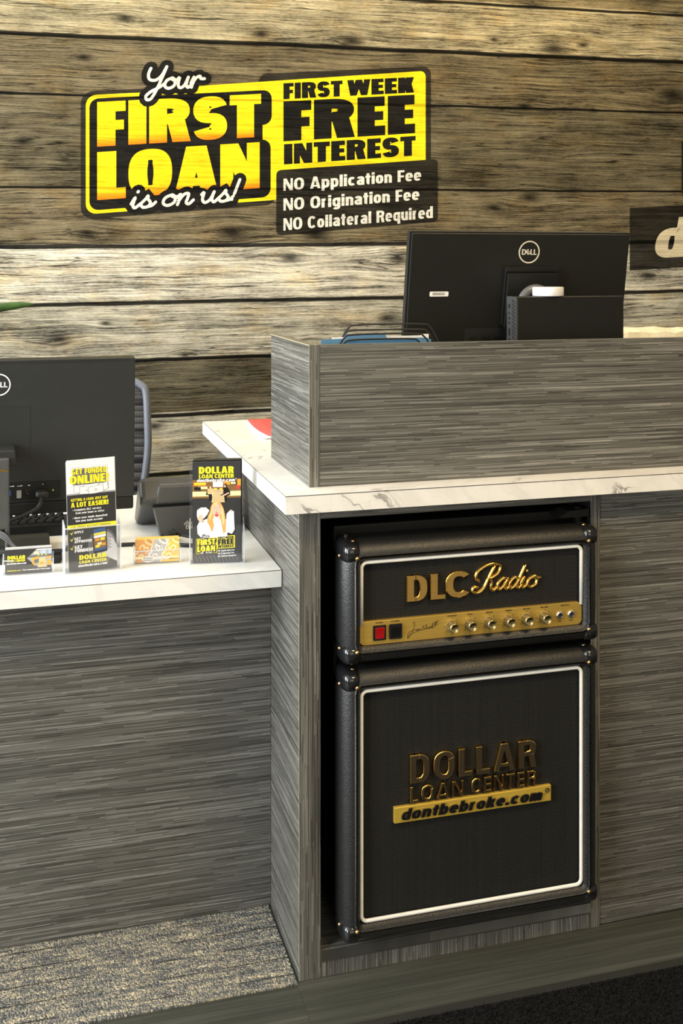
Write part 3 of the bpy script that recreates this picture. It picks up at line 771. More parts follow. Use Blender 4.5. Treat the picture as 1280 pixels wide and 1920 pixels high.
# ================================================================== CABINETS
PX0, PY = 0.4886, 2.0012
def reception():
    r = thing('reception_counter', (1.25, PY, 0), 'grey reed-laminate reception cabinet with an open niche around the black amplifier-style fridge', 'counter')
    bx('side_panel', M['lam_yz'], r, PX0, .5088, PY+.0015, 2.92, .0, .891)
    bx('edge_strip', M['lam_zx'], r, PX0, .5085, PY, PY+.0015, .0, .891, label='narrow upright edge strip of the end panel')
    bx('niche_side', [M['lam_zx'], M['nicheshade']], r, .5100, .5297, PY, 2.62, .0, .891, mis={'right': 1, 'back': 1})
    bx('niche_side', [M['lam_zx'], M['nicheshade']], r, 1.0985, 1.1196, PY-.001, 2.62, .0, .891, mis={'left': 1, 'back': 1})
    bx('niche_back', M['nicheshade'], r, .5297, 1.0985, 2.60, 2.62, .0, .891)
    bx('top_rail', [M['lam_xz'], M['nicheshade']], r, .5297, 1.0985, PY, 2.60, .8690, .891, mis={'bottom': 1})
    bx('niche_shelf', M['lam_xy'], r, .5297, 1.0985, PY, 2.60, .030, .0496)
    bx('shelf_edge', M['seam'], r, .5297, 1.0985, PY-.0008, PY, .0285, .0306, label='thin brown raw edge under the niche shelf')
    bx('plinth', M['lam_zx'], r, .5297, 1.0985, PY+.001, PY+.02, 0, .0285)
    bx('front_panel', M['lam_xz'], r, 1.1200, 2.30, PY+.001, PY+.021, .0035, .891)
    bx('side_panel', M['lam_yz'], r, 2.28, 2.30, PY+.021, 2.92, 0, .891)
    bx('pale_edging', M['edge'], r, .5088, .5099, PY+.0008, PY+.004, .0, .891, label='thin pale joint between the two post boards')
    bx('pale_edging', M['edge'], r, PX0-.0007, PX0, PY, PY+.0012, 0, .891, label='thin pale line on the panel corner')
reception()

def counter_top():
    r = thing('countertop', (1.35, 2.45, .891), 'white marble-look countertop with grey veins on the reception counter', 'countertop')
    x0, x1, y0, y1 = .4518, 2.34, 1.9578, 2.96
    bx('slab', M['marble'], r, x0, x1, y0, y1, .8912, .925)
    b = MB(); b.box(x0-.0003, x1, y0-.0003, y0+.0002, .9238, .9251); b.box(x0-.0003, x0+.0002, y0, y1, .9241, .9251)
    b.build('edge_seam', M['seam'], r, label='thin brown seam along the top edge')
counter_top()
def riser():
    r = thing('counter_riser', (1.4, 2.03, .925), 'grey reed-laminate privacy screen box standing on the marble countertop', 'counter screen')
    bx('end_panel', [M['lam_yz'], M['lam_zx'], M['lam_yx']], r, .5134, .5337, 2.0228, 2.365, .9252, 1.1973, mis={'front': 1, 'top': 2})
    bx('front_panel', [M['lam_xz'], M['lam_xy']], r, .5342, 2.25, 2.0236, 2.0440, .9252, 1.1970, mis={'top': 1})
    bx('end_panel', [M['lam_yz'], M['lam_yx']], r, 2.25, 2.27, 2.0236, 2.365, .9252, 1.1970, mis={'top': 1})
    bx('pale_edging', M['edge'], r, .5128, .5134, 2.0222, 2.0232, .9252, 1.1973, label='thin pale line up the screen corner')
    bx('pale_edging', M['edge'], r, .5128, .5140, 2.0232, 2.365, 1.1962, 1.1976, label='thin pale line along the end panel top')
riser()
def desk():
    r = thing('reception_desk', (-.45, 2.2527, 0), 'lower grey reed-laminate desk front left of the fridge counter', 'desk')
    bx('front_panel', M['lam_xz'], r, -1.6, .4880, 2.2527, 2.2727, .0030, .7030)
    bx('end_panel', M['lam_yz'], r, -1.6, -1.58, 2.2727, 2.92, 0, .7030)
    t = thing('desk_countertop', (-.55, 2.5, .7035), 'white marble-look top of the lower desk holding the brochures', 'countertop')
    x0, x1, y0, y1 = -1.65, .4868, 2.1448, 2.95
    bx('slab', M['marble'], t, x0, x1, y0, y1, .7035, .7375)
    b = MB(); b.box(x0, x1, y0-.0003, y0+.0002, .7364, .7376); b.build('edge_seam', M['seam'], t, label='thin brown seam along the front edge')
    bx('end_joint', M['black'], t, x1+.0001, .4884, y0, y1, .7036, .7378, label='black joint against the tall cabinet')  # thin black strip filling the gap beside the tall cabinet
desk()

# ================================================================== FRIDGE SHAPED LIKE A GUITAR AMPLIFIER
def fridge():
    r = thing('mini_fridge', (.83, 2.2, .0496), 'black guitar-amplifier-style mini fridge with gold lettering in the counter niche', 'fridge')
    bx('body', M['blackp'], r, .5690, 1.0930, 2.0500, 2.46, .085, .842, bevel=.004)
    for x in (.60, 1.045): 
        b = MB(); b.lathe([(0, 0), (.016, 0), (.016, .0354), (0, .0354)], (x, 2.06, .0497), seg=16); b.build('foot', M['black'], r)
    bx('door_gasket', M['black'], r, .5780, 1.0880, 2.0402, 2.0500, .088, .810)
    # frames: rounded padded profile
    def frame_prof(dout):
        yb, yf = 2.0400, 1.9600
        P = [(0, yb), (0, yf+.010), (.002, yf+.006), (.008, yf+.0015), (.014, yf)]
        rr = .026
        for k in range(0, 8):
            a = radians(90*k/7); P.append((dout-rr+rr*sin(a), yf+rr-rr*cos(a)))
        P.append((dout, yb)); return P
    for nm, (x0, x1, z0, z1) in (('head_frame', (.5990, 1.0635, .6320, .7915)), ('cabinet_frame', (.5990, 1.0635, .1085, .5490))):
        b = MB(); b.ring(x0, x1, z0, z1, frame_prof(.0345), corner=.004, cs=3)
        b.build(nm, M['vinyl'], r)
    # grilles and piping
    bx('grille_cloth', M['grille'], r, .5950, 1.068, 1.978, 2.0405, .6600, .7955)
    bx('grille_cloth', M['grille'], r, .5950, 1.068, 1.978, 2.0405, .1040, .5530)
    def piping(z0, z1, openb):
        rr = .0038; x0, x1 = .6016, 1.0608; y = 1.9700; c = .011
        P = []
        if openb:
            P = [(x0, y, z0)]+[(x0+c-c*cos(a), y, z1-c+c*sin(a)) for a in [pi/2*k/5 for k in range(6)]]+[(x1-c+c*sin(a), y, z1-c+c*cos(a)) for a in [pi/2*k/5 for k in range(6)]]+[(x1, y, z0)]
        else:
            for cx, cz, a0 in ((x1-c, z0+c, -90), (x1-c, z1-c, 0), (x0+c, z1-c, 90), (x0+c, z0+c, 180)):
                P += [(cx+c*cos(radians(a0+90*k/5)), y, cz+c*sin(radians(a0+90*k/5))) for k in range(6)]
        b = MB(); b.tube(P, rr, 8, closed=not openb); b.build('piping', M['pipe'], r)
    piping(.672, .7888, True); piping(.1118, .5460, False)
    # corner guards
    for ox, sx in ((.5650, -1), (1.0975, 1)):
        gx = ox-sx*.0175
        for oz, sz in ((.8260, 1), (.5975, -1), (.5835, 1), (.0740, -1)):
            gz = oz-sz*.0185
            b = MB(); b.superball((gx, 1.9990, gz), (.0192, .0415, .0205 if sz > 0 else .0200), 3.0, 32, 20)
            g = b.build('corner_guard', M['gloss'], r)
            for (px, py, pz, ax) in ((gx-sx*.0075, 1.9590, gz-sz*.0075, 'y'), (gx+sx*.0184, 1.992, gz-sz*.008, 'x')):
                q = MB()
                if ax == 'y': q.lathe([(.0040, -.003), (.0040, 0), (.0034, .0016), (.002, .0026), (0, .003)], (px, py, pz), 'y', 14)
                else: q.lathe([(.0040, -.002*sx), (.0040, 0), (.0034, .0016*sx), (.002, .0026*sx), (0, .003*sx)], (px, py, pz), 'x', 14)
                q.build('screw', M['brass'], g, label='brass screw')
            if sz > 0:
                q = MB(); q.lathe([(.0040, -.002), (.0040, 0), (.0034, .0016), (.002, .0026), (0, .003)], (gx-sx*.006, 1.985, gz+.0192), 'z', 14)
                q.build('screw', M['brass'], g, label='brass screw')
    # hinge on top right, pin on top left
    b = MB(); b.prism([(1.030, .8390), (1.048, .8520), (1.0950, .8540), (1.0950, .8390)], 2.00, 2.045)
    b.lathe([(0, 0), (.008, 0), (.008, .034), (0, .034)], (1.080, 2.018, .822), seg=14); b.build('hinge', M['blackp'], r)
    b = MB(); b.lathe([(0, 0), (.0052, 0), (.0052, .012), (0, .012)], (.5830, 2.010, .8240), seg=14); b.build('door_pin', M['blackp'], r)
    # control panel
    cp = MB(); cp.prism(rrect(.5975, 1.0620, .6320, .6765, .010), 1.9695, 1.979)
    pan = cp.build('control_panel', M['panelgold'], r, bevel=.0008, label='brushed gold plate with knobs and switches')
    yp = 1.9695
    for kx in (.7840, .8215, .8620, .9025, .9410, .9795):
        b = MB(); kz = .6530; n = 24
        prof = [(.0118, 0), (.0112, .012)]
        # knurled skirt
        rings = []
        for rr, hh in ((.0116, 0), (.0100, .0125)):
            rings.append(b.add([(kx+(rr*(1.0 if j % 2 else .93))*cos(2*pi*j/48), yp-hh, kz+(rr*(1.0 if j % 2 else .93))*sin(2*pi*j/48)) for j in range(48)]))
        for j in range(48): b.face([rings[0][j], rings[1][j], rings[1][(j+1) % 48], rings[0][(j+1) % 48]], 0)
        b.face(rings[1], 0)
        b.lathe([(.0092, .0125), (.0092, .0155), (.0086, .0165), (.0080, .0168), (.0078, .0163), (.0010, .0163), (0, .0163)], (kx, yp, kz), 'y', 28, 1)
        b.box(kx-.0004, kx+.0004, yp-.0168, yp-.0160, kz-.0075, kz-.003, 2)
        b.build('knob', [M['steel'], M['knobcap'], M['ink_black']], pan, label='ridged grey knob with a gold cap')
    for sxx, mm, lb in ((.6366, M['red'], 'red rocker switch in a black bezel'), (.6686, M['blackp'], 'black rocker switch')):
        b = MB(); b.prism(rrect(sxx-.0128, sxx+.0128, .6400, .6685, .002), yp-.003, yp)
        k = len(b.v); 
        b.hexa([(sxx-.0088, yp-.0030, .6435), (sxx+.0088, yp-.0030, .6435), (sxx+.0088, yp, .6435), (sxx-.0088, yp, .6435),
                (sxx-.0088, yp-.0050, .6530), (sxx+.0088, yp-.0050, .6530), (sxx+.0088, yp, .6530), (sxx-.0088, yp, .6530)], 1)
        b.hexa([(sxx-.0088, yp-.0050, .6530), (sxx+.0088, yp-.0050, .6530), (sxx+.0088, yp, .6530), (sxx-.0088, yp, .6530),
                (sxx-.0088, yp-.0085, .6645), (sxx+.0088, yp-.0085, .6645), (sxx+.0088, yp, .6645), (sxx-.0088, yp, .6645)], 1)
        b.build('switch', [M['gloss'], mm], pan, label=lb)
    for jx in (1.0130, 1.0380):
        b = MB(); b.lathe([(.0078, 0), (.0078, .002), (.0066, .0035)], (jx, yp, .6545), 'y', 6, 0, smooth=False)
        b.lathe([(.0066, .0035), (.0052, .0045), (.0040, .0040)], (jx, yp, .6545), 'y', 20, 0)
        b.lathe([(.0042, .0036), (0, .0036)], (jx, yp, .6545), 'y', 20, 1)
        b.build('jack_socket', [M['chrome'], M['black']], pan, label='chrome jack socket')
    b = MB(); PL = lambda *q: (lambda bb: (write(bb, *q, yp-.0003, yp, t=.2, h=.16, track=.16), bb.build('panel_lettering', M['ink_black'], pan)))(MB())
    for tx, txt, wd in ((.6366, 'POWER', .014), (.6686, 'STANDBY', .018), (.7840, 'PRESENCE', .019), (.8215, 'BASS', .010), (.8620, 'MIDDLE', .014), (.9025, 'TREBLE', .014), (.9410, 'MASTER', .014), (.9795, 'PRE-AMP', .016), (1.0255, 'SENSITIVITY', .020)):
        PL(txt, tx-wd/2, tx+wd/2, .6715, .6742)
    for tx, txt, wd in ((1.0130, 'HIGH', .008), (1.0380, 'LOW', .007)): PL(txt, tx-wd/2, tx+wd/2, .6410, .6430)
    for kx in (.7840, .8215, .8620, .9025, .9410, .9795):
        for a in (-40, 0, 50, 90, 140, 180, 220): b.prism(ell(kx+.0155*cos(radians(a)), .6530+.0150*sin(radians(a)), .0007, .0009, 8), yp-.0003, yp)
    for kx in (.7840, .8215, .8620, .9025): b.prism([(kx-.0002, .6345), (kx+.0002, .6345), (kx+.0002, .6440), (kx-.0002, .6440)], yp-.0003, yp)
    b.prism([(.8620, .6345), (.9025, .6345), (.9025, .6348), (.8620, .6348)], yp-.0003, yp)
    # handwritten signature
    o = (.6935, .6375)
    sig = [[(.010, .026), (.014, .030), (.011, .014), (.002, .002), (.000, .007), (.006, .013), (.018, .0165)], [(.018, .0165), (.0185, .013), (.021, .0165), (.022, .0135), (.0245, .017), (.026, .0135)],
           [(.029, .0135), (.0315, .022), (.034, .0145), (.038, .0235), (.0385, .0150)], [(.0385, .0150), (.0415, .0185), (.0425, .0150), (.0445, .0185), (.046, .0165), (.048, .0195), (.049, .0165), (.051, .0255), (.0515, .0170), (.0545, .020), (.056, .0275), (.0565, .0185), (.059, .028), (.0605, .0205)],
           [(.000, .007), (.000, .000), (.0035, .006), (.012, .010), (.030, .0145), (.052, .0160)], [(.016, .0225), (.0163, .023)], [(.053, .0255), (.064, .0285)]]
    b.build('scale_marks', M['ink_black'], pan); b = MB()
    for l in sig: pen(b, [(o[0]+p[0], o[1]+p[1]) for p in l], .00075, yp-.0003, yp)
    b.build('signature', M['ink_black'], pan, label='black handwritten signature')
    # DLC Radio
    b = MB()
    b2 = MB()
    write(b2, 'D', .6915, .7350, .7055, .7565, 1.970, 1.9785, 0, 1, t=.28, h=.20)
    write(b2, 'L', .7395, .7720, .7055, .7565, 1.970, 1.9785, 0, 1, t=.28, h=.20)
    write(b2, 'C', .7710, .8265, .7060, .7580, 1.970, 1.9785, 0, 1, t=.23, h=.22)
    b2.build('logo_lettering', [M['goldface'], M['gold']], r, bevel=.0018, seg=2, bevmat=1, label='raised gold letters DLC')
    L, wd = script_lines('Radio', .8400, .7140, .0215, .20, 1.24)
    for l in L:
        p = catmull(l, 6); b.tube([(q[0], 1.9735, q[1]) for q in p], .0026, 10)
        for e in (p[0], p[-1]): b.superball((e[0], 1.9735, e[1]), (.0026, .0026, .0026), 2, 10, 6)
        b.tube([(q[0], 1.9770, q[1]) for q in p], .0034, 6)
    b.build('script_lettering', M['gold'], r, label='raised gold script word Radio')
    # big badge on the lower grille
    b = MB(); y0, y1 = 1.9695, 1.9785
    write(b, 'DOLLAR', .6985, .9640, .3590, .4130, y0, y1, 0, 1, t=.25, h=.185, track=.12)
    write(b, 'LOAN', .6985, .8090, .3225, .3525, y0, y1, 0, 1, t=.21, h=.17, track=.16)
    write(b, 'CENTER', .8250, .9640, .3225, .3525, y0, y1, 0, 1, t=.21, h=.17, track=.16)
    b.build('badge_lettering', [M['bronze'], M['gold']], r, bevel=.0016, seg=2, bevmat=1, label='raised dark letters with gold edges')
    b = MB(); b.prism([(.6668, .2868), (.9950, .2872), (.9950, .3185), (.6668, .3170)], 1.970, 1.9785)
    bar = b.build('badge_bar', M['barface'], r, bevel=.0012, label='mirror gold bar')
    b = MB(); write(b, 'dontbebroke.com', .6790, .9780, .2930, .3135, 1.9665, 1.970, t=.26, h=.20, track=.10, slant=.22)
    b.tube([(.9855+.0038*cos(a), 1.9680, .3100+.0038*sin(a)) for a in [2*pi*k/14 for k in range(14)]], .0009, 6, closed=True)
    b.build('bar_lettering', M['gloss'], bar, bevel=.0006, label='raised black letters')
fridge()

# ================================================================== SIGN PRINTED ON THE TIMBER WALL
SL = .092
def sign_art(b, f, d, ink, y):
    """draw the loan sign in sign units (metres on the wall); f maps (s, w)->(x, z); d = layer step, y = back"""
    def fn(s, yy, w_): 
        x, z = f(s, w_); return (x, yy, z)
    lay = lambda k: (y-d*(k+1), y-d*k if k else y)
    cnt = [0]
    def P(poly, k, mi): cnt[0] += 1; b.prism(poly, lay(k)[0]-d*.03*cnt[0], lay(k)[1], mi, None, fn)
    # dark outer shade
    P(rrect(.160, .815, 1.500, 1.918, .040), 0, ink['halo']); P(rrect(.75, 1.376, 1.560, 1.950, .030), 0, ink['halo'])
    # dark block with the three promises
    P(rrect(.8120, 1.4015, 1.3940, 1.6170, .016), 2, ink['block'])
    # yellow plate
    P(rrect(.1760, .830, 1.5160, 1.9055, .034), 1, ink['yellow'])
    P([(.70, 1.5160), (.8115, 1.5160), (.8115, 1.6110), (1.3560, 1.6110)]+[(1.3560-.02+.02*cos(radians(a)), 1.9340-.02+.02*sin(radians(a))) for a in (0, 22, 45, 67, 90)]+[(.46, 1.9170), (.46, 1.90), (.70, 1.90)], 1, ink['yellow'])
    # black inset behind FIRST LOAN
    P(rrect(.1875, .7960, 1.775, 1.8935, .030), 2, ink['black']); P(rrect(.1875, .7640, 1.66, 1.86, .004), 2, ink['black'])
    P(rrect(.1875, .7920, 1.5275, 1.7250, .030), 2, ink['black'])
    # lettering
    T = lambda txt, s0, s1, w0, w1, mi, k=3, **kw: write(b, txt, s0, s1, w0, w1, lay(k)[0], lay(k)[1], mi, None, fn, **kw)
    T('FIRST', .2122, .7590, 1.7350, 1.8815, ink['grad'], 3, t=.36, h=.23, track=.055)
    T('LOAN', .2122, .7540, 1.5600, 1.7170, ink['grad'], 3, t=.36, h=.23, track=.05)
    T('FIRST', .8371, 1.0480, 1.8590, 1.9140, ink['black'], 2, t=.34, h=.23, track=.06)
    T('WEEK', 1.0650, 1.3120, 1.8590, 1.9140, ink['black'], 2, t=.34, h=.23, track=.05)
    T('FREE', .8371, 1.3160, 1.7145, 1.8515, ink['black'], 2, t=.36, h=.25, track=.055)
    T('INTEREST', .8390, 1.3180, 1.6350, 1.7045, ink['black'], 2, t=.34, h=.23, track=.06)
    T('NO Application Fee', .8371, 1.3390, 1.5450, 1.5860, ink['white'], 3, t=.25, h=.18, track=.09)
    T('NO Origination Fee', .8371, 1.3320, 1.4765, 1.5180, ink['white'], 3, t=.25, h=.18, track=.09)
    T('NO Collateral Required', .8371, 1.3830, 1.4080, 1.4500, ink['white'], 3, t=.25, h=.18, track=.09)
    # script words with a dark blob behind them
    for txt, s0, w0, sc, sxx in (('Your', .3720, 1.9150, .0345, 1.28), ('is on us!', .3190, 1.5250, .0345, 1.50)):
        k0 = 4; L, wd = script_lines(txt, s0, w0, sc, .14, sxx)
        wdt = sc*.98
        for l in L: pen(b, l, .046, lay(k0)[0], lay(k0)[1], ink['black'], fn, 3)
        for l in L: pen(b, l, .0100, lay(k0+1)[0], lay(k0+1)[1], ink['white'], fn, 5)
def wall_sign():
    b = MB()
    f = lambda s, w_: (s, w_+SL*(s-.175))
    mats = [M['wp_halo'], M['wp_yellow'], M['wp_black'], M['wp_block'], M['wp_yelgrad'], M['wp_white']]
    ink = dict(halo=0, yellow=1, black=2, block=3, grad=4, white=5)
    sign_art(b, f, .00045, ink, YW-.0002)
    o = b.build('wall_sign', mats)
    tag(o, 'yellow and black first-loan sign printed on the timber wall', 'sign')
wall_sign()
def wall_sign_right():
    b = MB(); y = YW-.0002; d = .0005
    f = lambda s, yy, w_: (s, yy, w_+.058*(s-2.175))
    b.prism([(2.1739, 1.3300), (4.55, 1.3300), (4.55, 1.5660), (2.1739, 1.5660)], y-d, y, 0, None, f)
    write(b, 'dontbebroke.com', 2.272, 4.48, 1.370, 1.522, y-2*d, y-d, 1, None, f, t=.27, h=.20, track=.09, slant=.16)
    o = b.build('wall_sign', [M['wp_block'], M['wp_cream']])
    tag(o, 'dark printed band with a cream letter d at the right end of the wall', 'sign')
wall_sign_right()
def wall_screen():
    r = thing('wall_screen', (2.85, YW, 1.62), 'black flat screen edge on the wall at the right frame edge', 'screen')
    bx('casing', M['blackp'], r, 2.3945, 3.30, YW-.05, YW-.001, 1.625, 2.13-.305, bevel=.003)
    bx('display', M['gloss'], r, 2.405, 3.29, YW-.0515, YW-.05, 1.635, 1.815)
wall_screen()

# ================================================================== COMPUTERS
def dell_mark(b, cx, cz, R, y0, y1, mi=0, fn=None):
    fn = fn or (lambda x, y, z: (x, y, z))
    P = ell(cx, cz, R*.95, R*.95, 40); P.append(P[0])
    poly_quads(b, stroke_strip(P, R*.11, R*.11), fn, y0, y1, mi)
    kw = dict(t=.20, h=.17)
    write(b, 'D', cx-R*.70, cx-R*.29, cz-R*.24, cz+R*.24, y0, y1, mi, None, fn, **kw)
    write(b, 'L', cx+R*.12, cx+R*.40, cz-R*.24, cz+R*.24, y0, y1, mi, None, fn, **kw)
    write(b, 'L', cx+R*.44, cx+R*.72, cz-R*.24, cz+R*.24, y0, y1, mi, None, fn, **kw)
    # the tilted E
    a = radians(38); ex, ez = cx-R*.10, cz
    for poly in text_polys('E', -R*.17, R*.17, -R*.22, R*.22, t=.24, h=.17):
        poly_quads(b, [(ex+p[0]*cos(a)-p[1]*sin(a), ez+p[0]*sin(a)+p[1]*cos(a)) for p in poly], fn, y0, y1, mi)

def monitor_right():
    # built upright round its own base point, leaning back panel set by a shear-free rotation
    r = thing('monitor', (1.063, 2.33, .9252), 'black monitor seen from behind on the marble countertop, above the privacy screen', 'monitor')
    tilt = radians(10.0)
    pv = Vector((1.063, 2.262, 1.26))
    def rot(x, y, z):
        dy, dz = y-pv.y, z-pv.z
        return (x, pv.y+dy*cos(tilt)-dz*sin(tilt), pv.z+dy*sin(tilt)+dz*cos(tilt))
    x0, x1, z0, z1 = .7930, 1.3315, 1.103, 1.4265
    yb = pv.y
    b = MB()
    b.prism(rrect(x0, x1, z0, z1, .004, 3), yb+.006, yb+.022); b.prism(rrect(x0+.004, x1-.004, z0+.004, z1-.004, .004, 3), yb, yb+.006)
    b.xform(rot); pn = b.build('display_panel', M['monitor'], r, bevel=.0015)
    b = MB(); dell_mark(b, 1.0775, 1.3815, .0255, yb-.0006, yb+.001); b.xform(rot); b.build('logo', M['logo'], r, label='round cream maker mark')
    b = MB(); b.prism(rrect(.846, .890, 1.2815, 1.2925, .002), yb-.0005, yb+.001, 0)
    for k in range(13):
        xx = .853+k*.0022; b.prism([(xx, 1.2845), (xx+.0006+.0008*random.random(), 1.2845), (xx+.0006, 1.2905), (xx, 1.2905)], yb-.0009, yb-.0004, 1)
    b.xform(rot); b.build('sticker', [M['paper'], M['ink_black']], r, label='white barcode sticker')
    b = MB(); b.prism([(.935, 1.165), (1.06, 1.165), (1.06, 1.2075), (.935, 1.2075)], yb-.0006, yb+.001, 0)
    for k in range(3): b.box(.945+k*.03, .962+k*.03, yb-.0035, yb, 1.178, 1.188, 1)
    b.xform(rot); b.build('port_recess', [M['black'], M['monitor']], r, label='dark connector recess')
    b = MB(); b.prism(rrect(1.019, 1.147, 1.215, 1.349, .003), yb-.010, yb); b.box(1.019, 1.147, yb-.014, yb-.010, 1.339, 1.349)
    b.prism(rrect(1.022, 1.144, 1.212, 1.336, .003), yb-.020, yb-.011)
    b.xform(rot); b.build('stand_bracket', M['blackp'], r, bevel=.001)
    b = MB(); rc = (1.091, yb-.020, 1.268)
    b.lathe([(.024, 0), (.024, .006), (.030, .009), (.037, .009), (.043, .004), (.044, 0)], rc, 'y', 48, 0); b.xform(rot)
    b.build('swivel_ring', M['ringgrey'], r, label='grey ring on the bracket')
    b = MB(); b.lathe([(0, 0), (.012, 0), (.012, .012), (0, .012)], (1.093, yb-.020, 1.262), 'y', 24); b.xform(rot); b.build('swivel_knob', M['blackp'], r)
    b = MB(); b.box(1.068, 1.113, 2.262, 2.29, .937, 1.24); b.build('stand_neck', M['blackp'], r, bevel=.004)
    b = MB(); b.prism(rrect(.97, 1.17, 2.22, 2.44, .02), 0, .012)
    b.xform(lambda x, y, z: (x, z, .9253+y)); b.build('stand_base', M['blackp'], r, bevel=.002)
monitor_right()

def desktop():
    r = thing('desktop_computer', (1.12, 2.155, .9252), 'black slim desktop computer standing upright in front of the right monitor', 'computer')
    x0, x1, y0, y1, z1 = .9950, 1.2507, 2.130, 2.178, 1.2830
    bx('case', M['blackp'], r, x0+.002, x1, y0, y1, .9252, z1, bevel=.002)
    b = MB(); b.box(x0-.001, x0+.002, y0, y1, .9252, z1, 0)
    fy = b.build('port_face', M['darkgrey'], r, label='grey face with ports and slanted vents')
    b = MB()
    k = 0; z = .94
    while z < z1-.012:
        b.hexa([(x0-.0016, y0+.004, z), (x0-.0005, y0+.004, z), (x0-.0005, y0+.020, z+.006), (x0-.0016, y0+.020, z+.006),
                (x0-.0016, y0+.004, z+.004), (x0-.0005, y0+.004, z+.004), (x0-.0005, y0+.020, z+.010), (x0-.0016, y0+.020, z+.010)], 0)
        z += .0078
    for zz, hh in ((1.262, .008), (1.247, .003), (1.236, .004), (1.226, .004), (1.206, .016), (1.186, .014)):
        b.box(x0-.0022, x0-.0005, y0+.030, y0+.038, zz-hh/2, zz+hh/2, 0)
    b.build('vent_slots', M['black'], fy)
    bx('port_trim', M['chrome'], fy, x0-.0024, x0-.0005, y0+.031, y0+.034, 1.199, 1.212, label='bright connector')
    p = MB(); p.lathe([(0, 0), (.0330, 0), (.0338, .0015), (.0338, .0175), (.0330, .0195), (.031, .0200), (0, .0200)], (1.081, 2.155, z1+.0004), 'z', 48)
    o = p.build('round_puck', M['puck']); tag(o, 'small white round puck lying on top of the black desktop computer', 'puck')
desktop()

